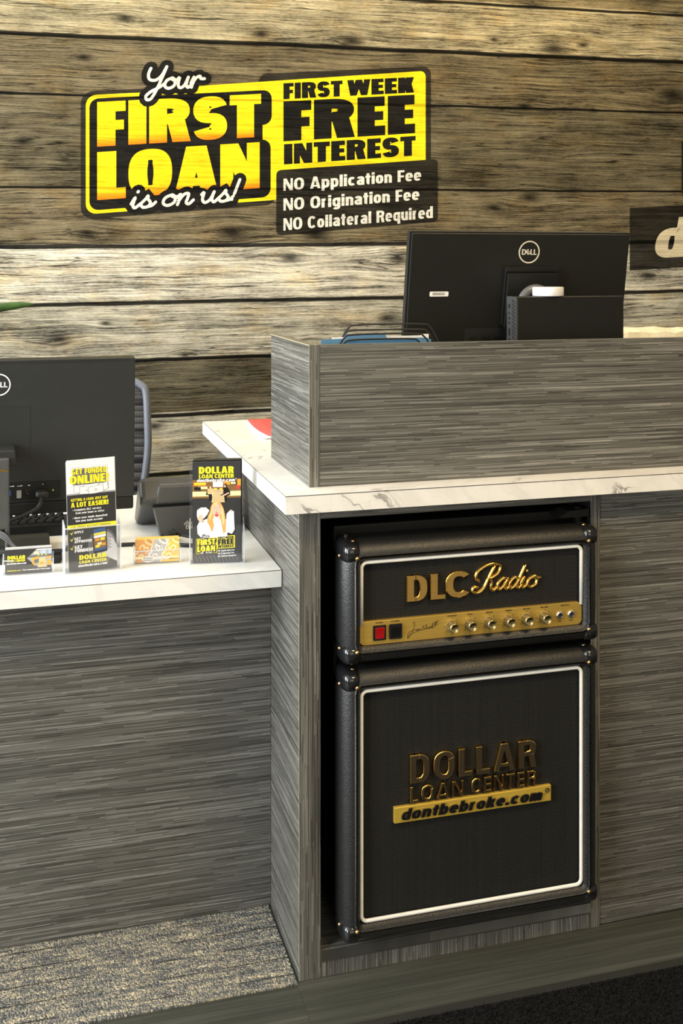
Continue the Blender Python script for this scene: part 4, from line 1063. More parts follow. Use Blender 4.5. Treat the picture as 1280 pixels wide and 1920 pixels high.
def aio():
    r = thing('all_in_one_computer', (-.062, 2.45, .7377), 'large dark all-in-one computer seen from behind at the left edge', 'computer')
    tilt = radians(5.5); pv = Vector((0, 2.462, .97))
    def rot(x, y, z):
        dy, dz = y-pv.y, z-pv.z
        return (x, pv.y+dy*cos(tilt)-dz*sin(tilt), pv.z+dy*sin(tilt)+dz*cos(tilt))
    x0, x1, z0, z1 = -.350, .2243, .833, 1.147; yb = pv.y
    b = MB(); b.prism(rrect(x0, x1, z0, z1, .004, 3), yb, yb+.030); b.xform(rot); b.build('back_shell', M['monitor2'], r, bevel=.002)
    b = MB(); b.box(x0+.001, x1-.001, yb+.002, yb+.032, .8035, .8325); b.xform(rot); b.build('chin', M['monitor'], r, bevel=.004, label='lower black edge of the computer')
    b = MB()
    k = x0+.012
    while k < x1-.014: b.box(k, k+.0030, yb-.0006, yb+.002, z1-.0080, z1-.0015, 0); k += .0056
    b.xform(rot); b.build('vent_slots', M['black'], r)
    b = MB(); dell_mark(b, -.0634, 1.0945, .0240, yb-.0006, yb+.001); b.xform(rot); b.build('logo', M['logow'], r, label='round white maker mark')
    b = MB()
    for (a0, a1, c0, c1) in ((-.14, .0003, 1.0462, 1.0470), (.0003, .0011, .9255, 1.0470), (-.14, .0003, .9255, .9263)): b.box(a0, a1, yb-.0004, yb+.001, c0, c1)
    b.xform(rot); b.build('cover_seam', M['black'], r)
    b = MB(); b.prism([(-.17, .8385), (.0645, .8385), (.0645, .8790), (-.17, .8790)], yb-.0012, yb+.001); b.xform(rot)
    pp = b.build('port_panel', M['monitor'], r)
    def sk(nm, mats, fnc, lb=None):
        b = MB(); fnc(b); b.xform(rot); b.build(nm, mats, pp, label=lb)
    def f1(b): b.box(-.0455, -.0372, yb-.002, yb, .8500, .8625, 0); b.box(-.0432, -.0400, yb-.0030, yb-.002, .8515, .8612, 1)
    sk('usb_port', [M['black'], M['blueusb']], f1, 'blue connector')
    def f2(b): b.box(-.0285, -.0150, yb-.002, yb, .8460, .8620, 0); b.box(-.0270, -.0175, yb-.016, yb-.002, .8480, .8610, 1)
    sk('usb_stick', [M['black'], M['greyusb']], f2, 'small grey stick')
    sk('audio_jack', M['black'], lambda b: b.lathe([(.006, 0), (.006, .002), (.004, .002), (.004, .0005), (0, .0005)], (-.0035, yb-.0012, .8560), 'y', 20, 0))
    sk('status_light', M['greenled'], lambda b: b.lathe([(.0018, .0), (.0018, .001), (0, .001)], (.0490, yb-.0012, .8575), 'y', 12, 0), 'tiny green light')
    for xx in (-.0435, -.0265): sk('port_symbol', M['ink_lgrey'], lambda b: (b.box(xx, xx+.010, yb-.0016, yb-.001, .8700, .8710), b.box(xx+.007, xx+.011, yb-.0017, yb-.001, .8700, .8720)))
    for xx, zz, ra in ((-.0015, .8710, .0025), (.0275, .8720, .0012)): sk('port_symbol', M['ink_lgrey'], lambda b: b.prism(ell(xx, zz, ra, .0012, 10), yb-.0016, yb-.001))
    # stand
    b = MB(); b.prism(rrect(-.13, -.0280, .930, .9640, .006), 2.375, 2.460); b.build('stand_arm', M['monitor2'], r, bevel=.003)
    nk = MB(); xa, xb = -.125, -.0405
    for (za, zb) in ((.750, .7625), (.8030, .9500)): nk.prism(rrect(xa, xb, za, zb, .0035, 3), 2.360, 2.392)
    nk.box(xb-.009, xb, 2.360, 2.392, .760, .806); nk.box(xa, xa+.03, 2.360, 2.392, .760, .806)
    nk.build('stand_neck', M['darkgrey'], r, bevel=.003)
    b = MB(); b.prism([(-.100, .925), (-.075, .928), (-.0425, .9218), (-.0425, .9250), (-.075, .934)], 2.3590, 2.361); b.build('neck_reflection', M['gold'], r, label='gold sliver painted as a reflection at the head of the neck')  # added gold sliver, painting a reflection on the neck
    b = MB(); b.prism(rrect(-.165, .042, 2.335, 2.540, .008), 0, .012); b.xform(lambda x, y, z: (x, z, .7378+y)); b.build('stand_base', M['monitor2'], r, bevel=.002)
    # power lead
    b = MB(); b.superball((.0265, 2.462, .8530), (.0150, .014, .0085), 3.0, 16, 10)
    b.tube(catmull([(.0255, 2.455, .848), (.0225, 2.440, .838), (.014, 2.436, .8270), (-.012, 2.432, .8150), (-.045, 2.425, .8050), (-.085, 2.41, .79), (-.10, 2.36, .765)], 6), .0042, 10)
    pc = b.build('power_lead', M['black']); tag(pc, 'black power lead plugged into the back of the left computer', 'cable')
    b = MB()
    for k in range(6):
        dz = .0022*k; dx = .002*(k % 2)
        b.tube(catmull([(-.100, 2.47, .800+dz*.3), (-.075, 2.38, .795+dz), (-.050+dx, 2.352, .785+dz), (-.035, 2.345, .772+dz*.7), (-.022, 2.340, .760+dz*.5)], 6), .0016, 8)
    b.tube([(-.022, 2.341, .754), (-.019, 2.339, .768)], .0085, 10)
    cb = b.build('cable_bundle', M['darkgrey']); tag(cb, 'grey cable bundle coming through the hole in the left stand neck', 'cable')
aio()

def keyboard():
    x0, x1, ya, yb, z0 = -.36, .09, 2.555, 2.700, .7377
    r = thing('keyboard', (-.13, 2.62, z0), 'black keyboard lying behind the left computer stand', 'keyboard')
    b = MB(); b.hexa([(x0, ya, z0), (x1, ya, z0), (x1, yb, z0), (x0, yb, z0), (x0, ya, z0+.026), (x1, ya, z0+.026), (x1, yb, z0+.016), (x0, yb, z0+.016)])
    b.build('case', M['blackp'], r, bevel=.002)
    rows = 6; xs = [x0+.010+.0192*k for k in range(22)]
    for j in range(rows):
        for i, xx in enumerate(xs):
            kx = xx+.004*(j % 3)
            if kx+.0165 > x1-.004 or kx < -.075: continue       # only the keys the photo shows
            yy = ya+.012+.021*j; zz = z0+.026-.010*(yy-ya)/(yb-ya)
            b = MB(); b.hexa([(kx, yy, zz), (kx+.0165, yy, zz), (kx+.0165, yy+.0165, zz-.001), (kx, yy+.0165, zz-.001),
                              (kx+.0015, yy+.0015, zz+.007), (kx+.015, yy+.0015, zz+.007), (kx+.015, yy+.014, zz+.006), (kx+.0015, yy+.014, zz+.006)])
            b.build('key', M['monitor'], r)
keyboard()
def papers_left():
    b = MB(); b.box(-.30, .17, 2.735, 2.90, .7377, .7425)
    o = b.build('paper_sheet', M['paper'], bevel=.001); tag(o, 'white paper pad lying behind the keyboard', 'paper')
papers_left()

def phone():
    r = thing('desk_phone', (.36, 2.56, .7377), 'dark grey desk phone seen from behind between the two brochure holders', 'phone')
    # tilted body
    b = MB()
    def sec(x, sc):   # side section in (y, z), leaning back towards the wall at its foot
        base = [(2.500, .8060), (2.497, .8180), (2.520, .8560), (2.532, .8610), (2.548, .8560), (2.640, .7500), (2.640, .7385), (2.605, .7385)]
        cy, cz = 2.56, .80
        return b.add([(x, cy+(p[0]-cy)*sc, cz+(p[1]-cz)*sc) for p in base])
    xs = [(.2400, .90), (.2445, .965), (.2520, 1.0), (.4650, 1.0), (.4700, .95)]
    loops = [sec(x, s) for x, s in xs]; n = len(loops[0])
    for A, B in zip(loops, loops[1:]):
        for j in range(n): b.face([A[j], A[(j+1) % n], B[(j+1) % n], B[j]], 0, False)
    b.face(loops[0][::-1]); b.face(loops[-1])
    b.build('body', M['phone'], r, bevel=.004, seg=3)
    # raised back housing
    b = MB(); b.hexa([(.2735, 2.4930, .8080), (.4640, 2.4930, .8080), (.4640, 2.53, .8000), (.2735, 2.53, .8000), (.2815, 2.5070, .8480), (.4640, 2.5070, .8480), (.4640, 2.54, .8590), (.2815, 2.54, .8590)])
    b.build('back_housing', M['phone'], r, bevel=.006, seg=3)
    b = MB(); b.hexa([(.2820, 2.470, .7378), (.4600, 2.470, .7378), (.4600, 2.500, .7378), (.2820, 2.500, .7378), (.2680, 2.492, .8010), (.4600, 2.492, .8010), (.4600, 2.540, .8010), (.2680, 2.540, .8010)])
    b.build('stand', M['phone'], r, bevel=.002)
    b = MB(); yy = 2.4765
    for k, h in enumerate((.004, .007, .010, .007, .004, .007, .010, .007, .004)): b.box(.3370+k*.0032, .3382+k*.0032, yy-.001, yy+.004, .7625-h*.25, .7625+h*.75)
    write(b, 'CISCO', .3400, .3640, .7525, .7595, yy-.0022, yy+.003, t=.2, h=.17)
    b.build('logo', M['logo'], r, label='pale maker mark')
    b = MB(); b.tube([(.262, 2.512, .808), (.262, 2.506, .807)], .0028, 10); b.build('hook_hole', M['black'], r)
    c = MB(); c.tube(catmull([(.30, 2.49, .750), (.306, 2.46, .746), (.3060, 2.40, .7425), (.330, 2.37, .7425), (.375, 2.37, .7425), (.42, 2.42, .7425), (.45, 2.5, .7425)], 6), .0042, 8)
    c.tube(catmull([(.31, 2.485, .752), (.32, 2.44, .750), (.36, 2.39, .7425+.008), (.40, 2.40, .745)], 6), .0035, 8)
    c.box(.2975, .3125, 2.430, 2.455, .7379, .756)
    o = c.build('phone_cord', M['black']); tag(o, 'black plug and cord below the desk phone', 'cable')
    c = MB(); c.tube(catmull([(.075, 2.425, .7420), (.14, 2.418, .7420), (.20, 2.415, .7420), (.26, 2.412, .7420), (.285, 2.43, .7420), (.2850, 2.50, .7420)], 6), .0042, 8)
    o = c.build('desk_cable', M['black']); tag(o, 'black cable running across the desk between the brochure holders', 'cable')
    c = MB(); c.box(.0440, .0640, 2.330, 2.352, .7378, .7590); c.box(.046, .062, 2.316, 2.330, .7378, .7520); c.tube(catmull([(.054, 2.352, .750), (.068, 2.38, .748), (.10, 2.40, .744), (.14, 2.44, .7425)], 5), .004, 8)
    o = c.build('power_adapter', M['black'], bevel=.0015); tag(o, 'black cable plug beside the base of the left computer', 'plug')
phone()

def chair():
    r = thing('office_chair', (.08, 3.35, 0), 'grey framed office chair with black mesh back behind the left computer', 'chair')
    xr = .3440; cx = .08; hw = xr-cx
    def outl(off, n=40):
        P = []
        for (dx, dz) in ((.55, .560), (.90, .66), (1.0, .79), (1.0, .90), (.985, .975), (.93, 1.006), (.80, 1.018), (.4, 1.022), (0, 1.024)):
            P.append((dx, dz))
        full = [(cx+(hw-off)*d, z-(off if z > .99 else 0)) for d, z in P]+[(cx-(hw-off)*d, z-(off if z > .99 else 0)) for d, z in P[:-1][::-1]]
        return full
    curve = lambda x, z: 3.30+.045*(((x-cx)/hw)**2)*-1+.02*((z-.8)/.2)**2*.3
    p = catmull(outl(.010), 5)
    b = MB(); b.tube([(x, curve(x, z), z) for x, z in p]+[(x, curve(x, z), z) for x, z in [p[-1]]], .0115, 10)
    b.build('back_frame', M['chairframe'], r)
    q = catmull(outl(.017), 5); b = MB(); half = len(q)//2
    L = q[:half+1]; Rr = q[half:][::-1]
    for k in range(min(len(L), len(Rr))-1):
        N = 6
        ra = b.add([(L[k][0]+(Rr[k][0]-L[k][0])*j/N, curve(L[k][0]+(Rr[k][0]-L[k][0])*j/N, L[k][1])+.001, L[k][1]) for j in range(N+1)])
        rb = b.add([(L[k+1][0]+(Rr[k+1][0]-L[k+1][0])*j/N, curve(L[k+1][0]+(Rr[k+1][0]-L[k+1][0])*j/N, L[k+1][1])+.001, L[k+1][1]) for j in range(N+1)])
        for j in range(N): b.face([ra[j], ra[j+1], rb[j+1], rb[j]], 0, True)
    o = b.build('mesh_back', M['chairmesh'], r); sol = o.modifiers.new('thick', 'SOLIDIFY'); sol.thickness = .004
    b = MB(); b.superball((cx, 3.10, .46), (.25, .24, .045), 3.2, 28, 10); b.build('seat', M['blackp'], r)
    b = MB(); b.tube(catmull([(cx, 3.12, .42), (cx, 3.33, .40), (cx, 3.345, .56), (cx, 3.325, .72)], 5), .022, 10); b.build('back_bracket', M['chairframe'], r)
    b = MB(); b.tube([(cx, 3.10, .09), (cx, 3.10, .43)], .026, 14); b.build('gas_post', M['blackp'], r)
    for k in range(5):
        a = 2*pi*k/5+.3; ex, ey = cx+.27*cos(a), 3.10+.27*sin(a)
        b = MB(); b.tube([(cx, 3.10, .10), (ex, ey, .075)], [.024, .016], 10); b.build('base_arm', M['chairframe'], r)
        b = MB(); b.lathe([(0, -.012), (.027, -.012), (.027, .012), (0, .012)], (ex, ey, .0275), 'x', 18); b.build('caster', M['black'], r)
chair()

# ================================================================== PAPERWORK BEHIND THE SCREEN
def sorter():
    r = thing('file_sorter', (.72, 2.16, .9252), 'black wire file sorter behind the privacy screen', 'file sorter')
    spec = [(2.115, .6140, .7660, .7850, 1.1990), (2.150, .6240, .7900, .8150, 1.2072), (2.180, .6350, .8100, .8410, 1.2140), (2.205, .6490, .8240, .8680, 1.2240)]
    for y, xa, xb, xc, z in spec:
        c = .012
        P = catmull([(xa-.052, y-.0, .935), (xa-.040, y, 1.10), (xa-.018, y, z-.030), (xa-.004, y, z-.006), (xa+.012, y, z), ((xa+xb)/2, y, z+.001), (xb-.014, y, z), (xb+.002, y, z-.005), (xb+.018, y, z-.030), (xc+.012, y, 1.10), (xc+.02, y, .935)], 6)
        b = MB(); b.tube(P, .0019, 8); b.build('wire_divider', M['black'], r)
    b = MB()
    for x in (.63, .76): b.tube([(x, 2.10, .928), (x, 2.22, .928)], .0024, 8)
    for y, xa, xb, xc, z in spec: b.tube([(xa-.052, y, .935), (xc+.02, y, .935)], .0019, 8)
    b.build('wire_base', M['black'], r)
    b = MB(); y = 2.166
    b.prism([(.575, .935), (.8200, .935), (.8150, 1.1935), (.8050, 1.1975), (.7160, 1.1985), (.7130, 1.2075), (.6280, 1.2080), (.6240, 1.1985), (.575, 1.1975)], y, y+.0015)
    o = b.build('file_folder', M['bluecard']); tag(o, 'blue card file folder with a tab standing in the wire sorter', 'folder')
    b = MB(); b.prism([(.60, .935), (.8120, .935), (.8120, 1.2045), (.7950, 1.2050), (.7950, 1.2020), (.60, 1.2010)], y+.006, y+.0085)
    o = b.build('paper_sheets', M['paper']); tag(o, 'white paper sheets standing behind the blue folder', 'paper')
sorter()
def redpaper():
    r = thing('document_folder', (.62, 2.75, .9254), 'red paper folder lying on the countertop beside the privacy screen', 'folder')
    b = MB()
    n = 8
    def edge(k, z0, z1, off):
        return
    top = [(.5690, 2.9250), (.7900, 2.9050), (.7800, 2.6000), (.5560, 2.6180)]
    for nm, mi, z, d in (('inner_sheets', M['paper'], .9256, .004), ('cover', M['redpaper'], .9300, 0)):
        b = MB(); N = 10
        rows = []
        for i in range(N+1):
            t = i/N; xl = .5690+(.5480-.5690)*t - .006*sin(pi*t)+(-.004 if nm != 'cover' else 0.0)+(.012*t if nm == 'cover' else 0); xr = .80; y = 2.9230+(2.6090-2.9230)*t-(.003 if nm != 'cover' else 0)
            lift = .004*(max(0, t-.4)/.6)**2 if nm == 'cover' else .003*t
            rows.append(b.add([(xl+(xr-xl)*j/6, y-.010*j/6, z+lift*(1-j/6)) for j in range(7)]))
        for A, B in zip(rows, rows[1:]):
            for j in range(6): b.face([A[j], A[j+1], B[j+1], B[j]], 0, True)
        o = b.build(nm, mi, r); s = o.modifiers.new('thick', 'SOLIDIFY'); s.thickness = .0012; s.offset = 1
redpaper()
def crumpled():
    b = MB(); N, K = 16, 8; random.seed(3); rows = []
    for i in range(N+1):
        xx = 1.40+.42*i/N
        row = []
        for j in range(K+1):
            a = pi*j/K
            rr = 1+.04*random.uniform(-1, 1)
            top = .2490+(.004*random.uniform(-1, 1))
            row.append((xx+.008*random.uniform(-1, 1), 2.62-.13*cos(a)*rr, .9256+max(0, top*min(1, 1.7*sin(a)))*(1.0 if i not in (0, N) else .9)))
        rows.append(b.add(row))
    for A, B in zip(rows, rows[1:]):
        for j in range(K): b.face([A[j], A[j+1], B[j+1], B[j]], 0, False)
    b.face(rows[0]); b.face(rows[-1][::-1])
    for k in range(N): b.face([rows[k][0], rows[k+1][0], rows[k+1][K], rows[k][K]])
    o = b.build('paper_bag', M['cream']); tag(o, 'crumpled cream paper bag behind the privacy screen, right of the computer', 'paper bag')
crumpled()

# ================================================================== BROCHURES AND CARDS
def acrylic_holder(r, w, d, hb, hf, notch):
    """clear holder, local coordinates, front towards -y, centred on x"""
    t = .0022; x0, x1 = -w/2, w/2
    b = MB(); b.prism(rrect(x0, x1, .0, hb, .004), d-t, d); b.build('back_plate', M['acrylic'], r, world=False)
    b = MB(); b.box(x0, x1, 0, d-t, 0, t); b.build('floor_plate', M['acrylic_lit'], r, world=False)
    b = MB()
    if notch == 'scoop':
        P = [(x0, t), (x1, t), (x1, hf), (x1-.016, hf), (x1-.018, hf*.80), (x1-.024, hf*.72), (x0+.024, hf*.72), (x0+.018, hf*.80), (x0+.016, hf), (x0, hf)]
    elif notch == 'card':
        P = [(x0, t), (x1, t), (x1, hf), (x1-.004, hf), (x1-.006, hf*.66), (x0+.030, hf*.66), (x0+.024, hf*.80), (x0+.020, hf), (x0, hf)]
    else:
        P = rrect(x0, x1, t, hf, .006)
    b.prism(P, 0, t); b.build('front_plate', M['acrylic'], r, world=False)
    b = MB()
    if notch != 'scoop': b.box(x0, x1 if notch == 'round' else x0+.021, -.0004, t+.0004, hf-.0012, hf+.0004)
    for xx in (x0, x1-.0016): b.box(xx, xx+.0016, -.0004, t, t, hf)
    b.build('front_glint', M['acrylic_glint'], r, world=False, label='pale strips painted as light caught on the front edges')  # added pale strips imitate glints along the front plate's edges
    for s in (-1, 1):
        b = MB(); hs = hf*1.06
        pts = [(0.0, t), (d-t, t), (d-t, hs+.006), (0.0, hf)]
        xa = x0 if s < 0 else x1-t
        A = b.add([(xa, p[0]+.0001, p[1]) for p in pts]); B = b.add([(xa+t, p[0]+.0001, p[1]) for p in pts])
        b.face(A); b.face(B[::-1])
        for k in range(4): b.face([A[k], A[(k+1) % 4], B[(k+1) % 4], B[k]])
        b.build('side_plate', M['acrylic_lit'], r, world=False)

class Art:
    """flat printing on a sheet of size w x h (local, front at y=0, towards -y)"""
    def __init__(s, w, h): s.w, s.h, s.b, s.mats, s.idx = w, h, MB(), [], {}
    def mi(s, k):
        if k not in s.idx: s.idx[k] = len(s.mats); s.mats.append(M[k])
        return s.idx[k]
    def fn(s, a, y, c): return ((a-.5)*s.w, y, c*s.h)
    def P(s, pts, k, lay=0): s.b.prism(pts, -.00012*(lay+1), -.00012*lay+.00002, s.mi(k), None, s.fn)
    def R(s, a0, a1, c0, c1, k, lay=0): s.P([(a0, c0), (a1, c0), (a1, c1), (a0, c1)], k, lay)
    def E(s, a, c, ra, rc, k, lay=0): s.P(ell(a, c, ra, rc, 18), k, lay)
    def T(s, txt, a0, a1, c0, c1, k, lay=3, **kw): write(s.b, txt, a0, a1, c0, c1, -.00012*(lay+1), -.00012*lay+.00002, s.mi(k), None, s.fn, **kw)
    def L(s, pts, wd, k, lay=3):
        # line width in metres, so draw it in metric space
        q = [((a-.5)*s.w, c*s.h) for a, c in pts]
        pen(s.b, q, wd, -.00012*(lay+1), -.00012*lay+.00002, s.mi(k), None, 4)
    def build(s, parent, name='printed_front'): return s.b.build(name, s.mats, parent, world=False)

def art_woman(parent, w, h):
    A = Art(w, h)
    X = lambda x: (x-175)/730.0
    Z = lambda y: 1-(y-175)/1585.0
    pts = lambda L: [(X(x), Z(y)) for x, y in L]
    A.R(0, 1, 0, 1, 'ink_dark', 0)
    A.R(0, 1, Z(640), Z(455), 'ink_brown', 1); A.R(0, 1, Z(720), Z(620), 'ink_cream', 1); A.R(0, 1, Z(745), Z(715), 'ink_brown', 1)
    A.R(X(195), X(380), Z(545), Z(495), 'ink_orange', 2); A.R(X(200), X(375), Z(525), Z(505), 'ink_yellow', 3); A.R(X(260), X(400), Z(600), Z(560), 'ink_cream', 2)
    A.R(X(645), X(740), Z(540), Z(480), 'ink_orange', 2); A.R(X(855), X(905), Z(560), Z(450), 'ink_orange', 2)
    A.R(X(482), X(635), Z(572), Z(490), 'ink_white', 3); A.R(X(740), X(838), Z(540), Z(488), 'ink_black', 3); A.R(X(750), X(828), Z(530), Z(498), 'ink_cream', 4)
    A.R(X(200), X(300), Z(620), Z(565), 'ink_black', 3); A.R(X(500), X(545), Z(620), Z(590), 'ink_yellow', 3); A.R(X(585), X(625), Z(620), Z(590), 'ink_yellow', 3); A.R(X(830), X(890), Z(610), Z(550), 'ink_red', 3)
    A.P(pts([(490, 640), (640, 640), (665, 815), (460, 815)]), 'ink_tan', 2)
    A.P(pts([(400, 600), (450, 590), (470, 680), (460, 790), (430, 790), (420, 700), (375, 690)]), 'ink_black', 4)     # seated visitor
    A.P(pts([(400, 600), (450, 585), (565, 615), (565, 635), (470, 640), (468, 685), (400, 680)]), 'ink_tan', 5); A.E(X(437), Z(565), .03, .016, 'ink_brown', 5); A.E(X(445), Z(572), .018, .011, 'ink_skin', 6)
    A.P(pts([(640, 590), (700, 575), (740, 640), (745, 700), (690, 720), (690, 800), (660, 800), (655, 720), (590, 700), (640, 680)]), 'ink_black', 4)
    A.P(pts([(560, 615), (640, 618), (640, 640), (560, 632)]), 'ink_skin', 5); A.P(pts([(620, 705), (720, 660), (735, 675), (640, 720)]), 'ink_skin', 5)
    A.E(X(672), Z(548), .032, .018, 'ink_black', 5); A.E(X(665), Z(560), .018, .013, 'ink_skin', 6)
    # person with long blond hair
    A.P(pts([(340, 1090), (420, 1060), (500, 1050), (600, 1050), (690, 1090), (705, 1200), (700, 1370), (330, 1370), (345, 1250)]), 'ink_white', 3)
    A.P(pts([(280, 1110), (350, 1130), (365, 1240), (380, 1365), (300, 1360), (250, 1300), (245, 1180)]), 'ink_white', 4)
    A.P(pts([(690, 1000), (735, 950), (800, 960), (805, 1120), (812, 1250), (770, 1318), (700, 1290), (680, 1150)]), 'ink_white', 4)
    A.P(pts([(735, 965), (745, 935), (775, 940), (775, 965)]), 'ink_skin', 5)
    A.P(pts([(450, 880), (480, 820), (545, 797), (600, 820), (640, 900), (665, 1000), (680, 1130), (675, 1280), (640, 1310), (620, 1200), (600, 1080), (480, 1070), (500, 1180), (470, 1290), (430, 1180), (395, 1120), (405, 1030), (440, 960)]), 'ink_hair', 5)
    A.P(pts([(470, 880), (500, 825), (545, 805), (570, 815), (520, 860), (480, 940), (450, 1050), (430, 1100), (425, 1040), (455, 950)]), 'ink_hair2', 6)
    A.P(pts([(600, 860), (640, 940), (660, 1060), (655, 1200), (630, 1150), (615, 1040), (600, 950)]), 'ink_hair2', 6)
    A.E(X(540), Z(945), .092, .068, 'ink_skin', 7); A.P(pts([(500, 1020), (580, 1020), (585, 1070), (495, 1070)]), 'ink_white', 6)
    A.E(X(540), Z(1003), .038, .022, 'ink_red', 8); A.R(X(515), X(565), Z(993), Z(984), 'ink_white', 9)
    for ex in (508, 572): A.E(X(ex), Z(918), .020, .005, 'ink_white', 8); A.E(X(ex), Z(918), .009, .005, 'ink_brown', 9); A.L(pts([(ex-22, 898), (ex, 890), (ex+22, 898)]), .0005, 'ink_brown', 8)
    A.L(pts([(538, 930), (532, 965), (545, 970)]), .0004, 'ink_brown', 8)
    A.P(pts([(240, 1010), (245, 930), (300, 890), (380, 890), (430, 940), (400, 1000), (350, 1060), (250, 1055)]), 'ink_white', 5)
    for k in range(4): A.L(pts([(270+25*k, 1010-20*k), (330+22*k, 940-5*k)]), .0004, 'ink_lgrey', 6)
    A.P(pts([(270, 1020), (320, 1005), (335, 1060), (330, 1120), (285, 1120), (250, 1070)]), 'ink_skin', 6)
    for k in range(4): A.L(pts([(275+14*k, 1030), (280+14*k, 1000)]), .0010, 'ink_skin', 7)
    # headline
    A.T('DOLLAR', X(270), X(800), Z(358), Z(248), 'ink_yellow', 3, t=.31, h=.22); A.T('LOAN CENTER', X(272), X(800), Z(430), Z(368), 'ink_yellow', 3, t=.27, h=.20)
    A.T('dontbebroke.com*', X(238), X(845), Z(488), Z(436), 'ink_white', 7, t=.25, h=.19, slant=.2)
    # diagonal stripes
    for k in range(13):
        x = 200+k*55; A.P(pts([(x, 1755), (x+12, 1755), (x-28, 1655), (x-40, 1655)]) if x-40 > 178 else pts([(178, 1755), (190, 1755), (185, 1700), (178, 1700)]), 'ink_mid', 1)
    # the small copy of the loan sign
    s0, s1 = .170, 1.380; sc = (830-225)/(s1-s0)
    def f(s, w_):
        x = 225+(s-s0)*sc; y = 1632-(w_+SL*(s-.175)*.35-1.505)*sc*1.26
        a, c = X(x), Z(y); return ((a-.5)*w, c*h)
    ink = dict(halo=A.mi('ink_black'), yellow=A.mi('ink_yellow'), black=A.mi('ink_black'), block=A.mi('ink_dark'), grad=A.mi('ink_yellow'), white=A.mi('ink_white'))
    sign_art(A.b, f, .00010, ink, -.00024)
    return A.build(parent)

def art_online(parent, w, h):
    A = Art(w, h)
    A.R(0, 1, 0, .70, 'ink_dark', 0); A.R(0, 1, .70, 1, 'ink_white', 0); A.R(0, 1, .695, .712, 'ink_grey', 1)
    A.R(.09, .86, .775, .955, 'ink_lgrey', 1); A.R(.10, .85, .780, .950, 'ink_white', 2); A.R(.13, .82, .790, .940, 'ink_mid', 3)
    A.T('GET FUNDED', .11, .84, .888, .938, 'ink_yellow', 4, t=.30, h=.22, track=.09); A.T('ONLINE!', .07, .87, .800, .878, 'ink_yellow', 4, t=.32, h=.22)
    for k, (a, c, r) in enumerate(((.30, .745, -12), (.50, .755, 4), (.70, .748, 16), (.42, .735, -4), (.60, .735, 8))):
        q = [(-.16, -.035), (.16, -.035), (.16, .035), (-.16, .035)]
        ro = lambda p, s=1: (a+(p[0]*cos(radians(r))-p[1]*sin(radians(r)))*s, c+(p[0]*sin(radians(r))*.45+p[1]*cos(radians(r)))*s)
        A.P([ro(p) for p in q], 'ink_grey', 4+k); A.P([ro(p, .93) for p in q], 'ink_white', 5+k); A.E(a, c, .035, .012, 'ink_lgrey', 6+k)
    A.R(.0, 1, .660, .700, 'ink_dark', 11)
    A.T('GETTING A LOAN JUST GOT', .08, .84, .643, .668, 'ink_yellow', 12, t=.27, h=.2, track=.10); A.T('A LOT EASIER!', .08, .85, .588, .633, 'ink_yellow', 12, t=.31, h=.22)
    for txt, a0, a1, c in (('^ Complete DLC service', .11, .70, .553), ('from your home or office', .17, .76, .524), ('^ Have your funds deposited', .11, .82, .480), ('into your bank account', .17, .72, .451)):
        A.T(txt, a0, a1, c, c+.018, 'ink_white', 3, t=.24, h=.18, track=.11)
    A.R(0, 1, .385, .425, 'ink_yellow', 2); A.T('ASK ABOUT INSTANT FUNDING!', .06, .88, .396, .414, 'ink_mid', 3, t=.17, h=.13, track=.14)
    A.E(.70, .21, .30, .16, 'ink_mid', 1); A.E(.74, .22, .22, .12, 'ink_grey', 2)
    # hand holding a phone
    A.P([(.78, .30), (.93, .26), (1.0, .20), (1.0, .05), (.80, .10), (.72, .16), (.70, .22)], 'ink_lgrey', 3)
    for k in range(4): A.L([(.80, .285-.03*k), (.88, .278-.03*k), (.80, .262-.03*k)], .0022, 'ink_grey', 4)
    ro = lambda a, c: (.655+(a*cos(.10)-c*sin(.10)*.5), .268+(c*cos(.10)+a*sin(.10)*.45))
    q = lambda a0, a1, c0, c1: [ro(a0, c0), ro(a1, c0), ro(a1, c1), ro(a0, c1)]
    A.P([ro(x, z) for x, z in rrect(-.145, .145, -.120, .120, .022)], 'ink_black', 5); A.P(q(-.126, .126, -.100, .104), 'ink_blue', 6)
    A.P(q(-.126, .126, .046, .066), 'ink_yellow', 7); A.P(q(-.126, .126, .020, .043), 'ink_white', 7); A.P(q(-.126, .126, -.078, .017), 'ink_brown', 7)
    for a0, c0, k in ((-.10, -.01, 'ink_orange'), (.01, -.01, 'ink_yellow'), (-.06, -.05, 'ink_cream'), (.03, -.06, 'ink_orange'), (-.10, -.07, 'ink_yellow')): A.P(q(a0, a0+.09, c0, c0+.024), k, 8)
    for c, l1, l2, s in ((.345, 'APPLY', None, .85), (.285, 'GET', 'APPROVED', .95), (.205, 'GET', 'FUNDED!', 1.15)):
        hh = .026*s
        A.T(l1, .13, .13+.052*len(l1)*s*(.9 if l2 else .86), c, c+hh, 'ink_white', 4, t=.30, h=.21)
        if l2: A.T(l2, .13, .13+.047*len(l2)*s, c-hh*1.12, c-hh*.12, 'ink_white', 4, t=.30, h=.21)
        A.P([(.045, c+.010), (.06, c+.014), (.075, c+.002), (.125, c+.040*s), (.078, c-.012)], 'ink_yellow', 5)
    A.T('DOLLAR', .22, .78, .098, .142, 'ink_yellow', 4, t=.31, h=.22); A.T('LOAN CENTER', .22, .78, .064, .090, 'ink_yellow', 4, t=.27, h=.2); A.T('dontbebroke.com*', .19, .82, .034, .056, 'ink_white', 4, t=.25, h=.19, slant=.2)
    return A.build(parent)

def sheet(r, w, h, t, mats):
    b = MB(); b.box(-w/2, w/2, 0.0, t, 0, h, mis={'left': 1, 'right': 1, 'top': 1}); return b.build('card', mats, r, world=False)

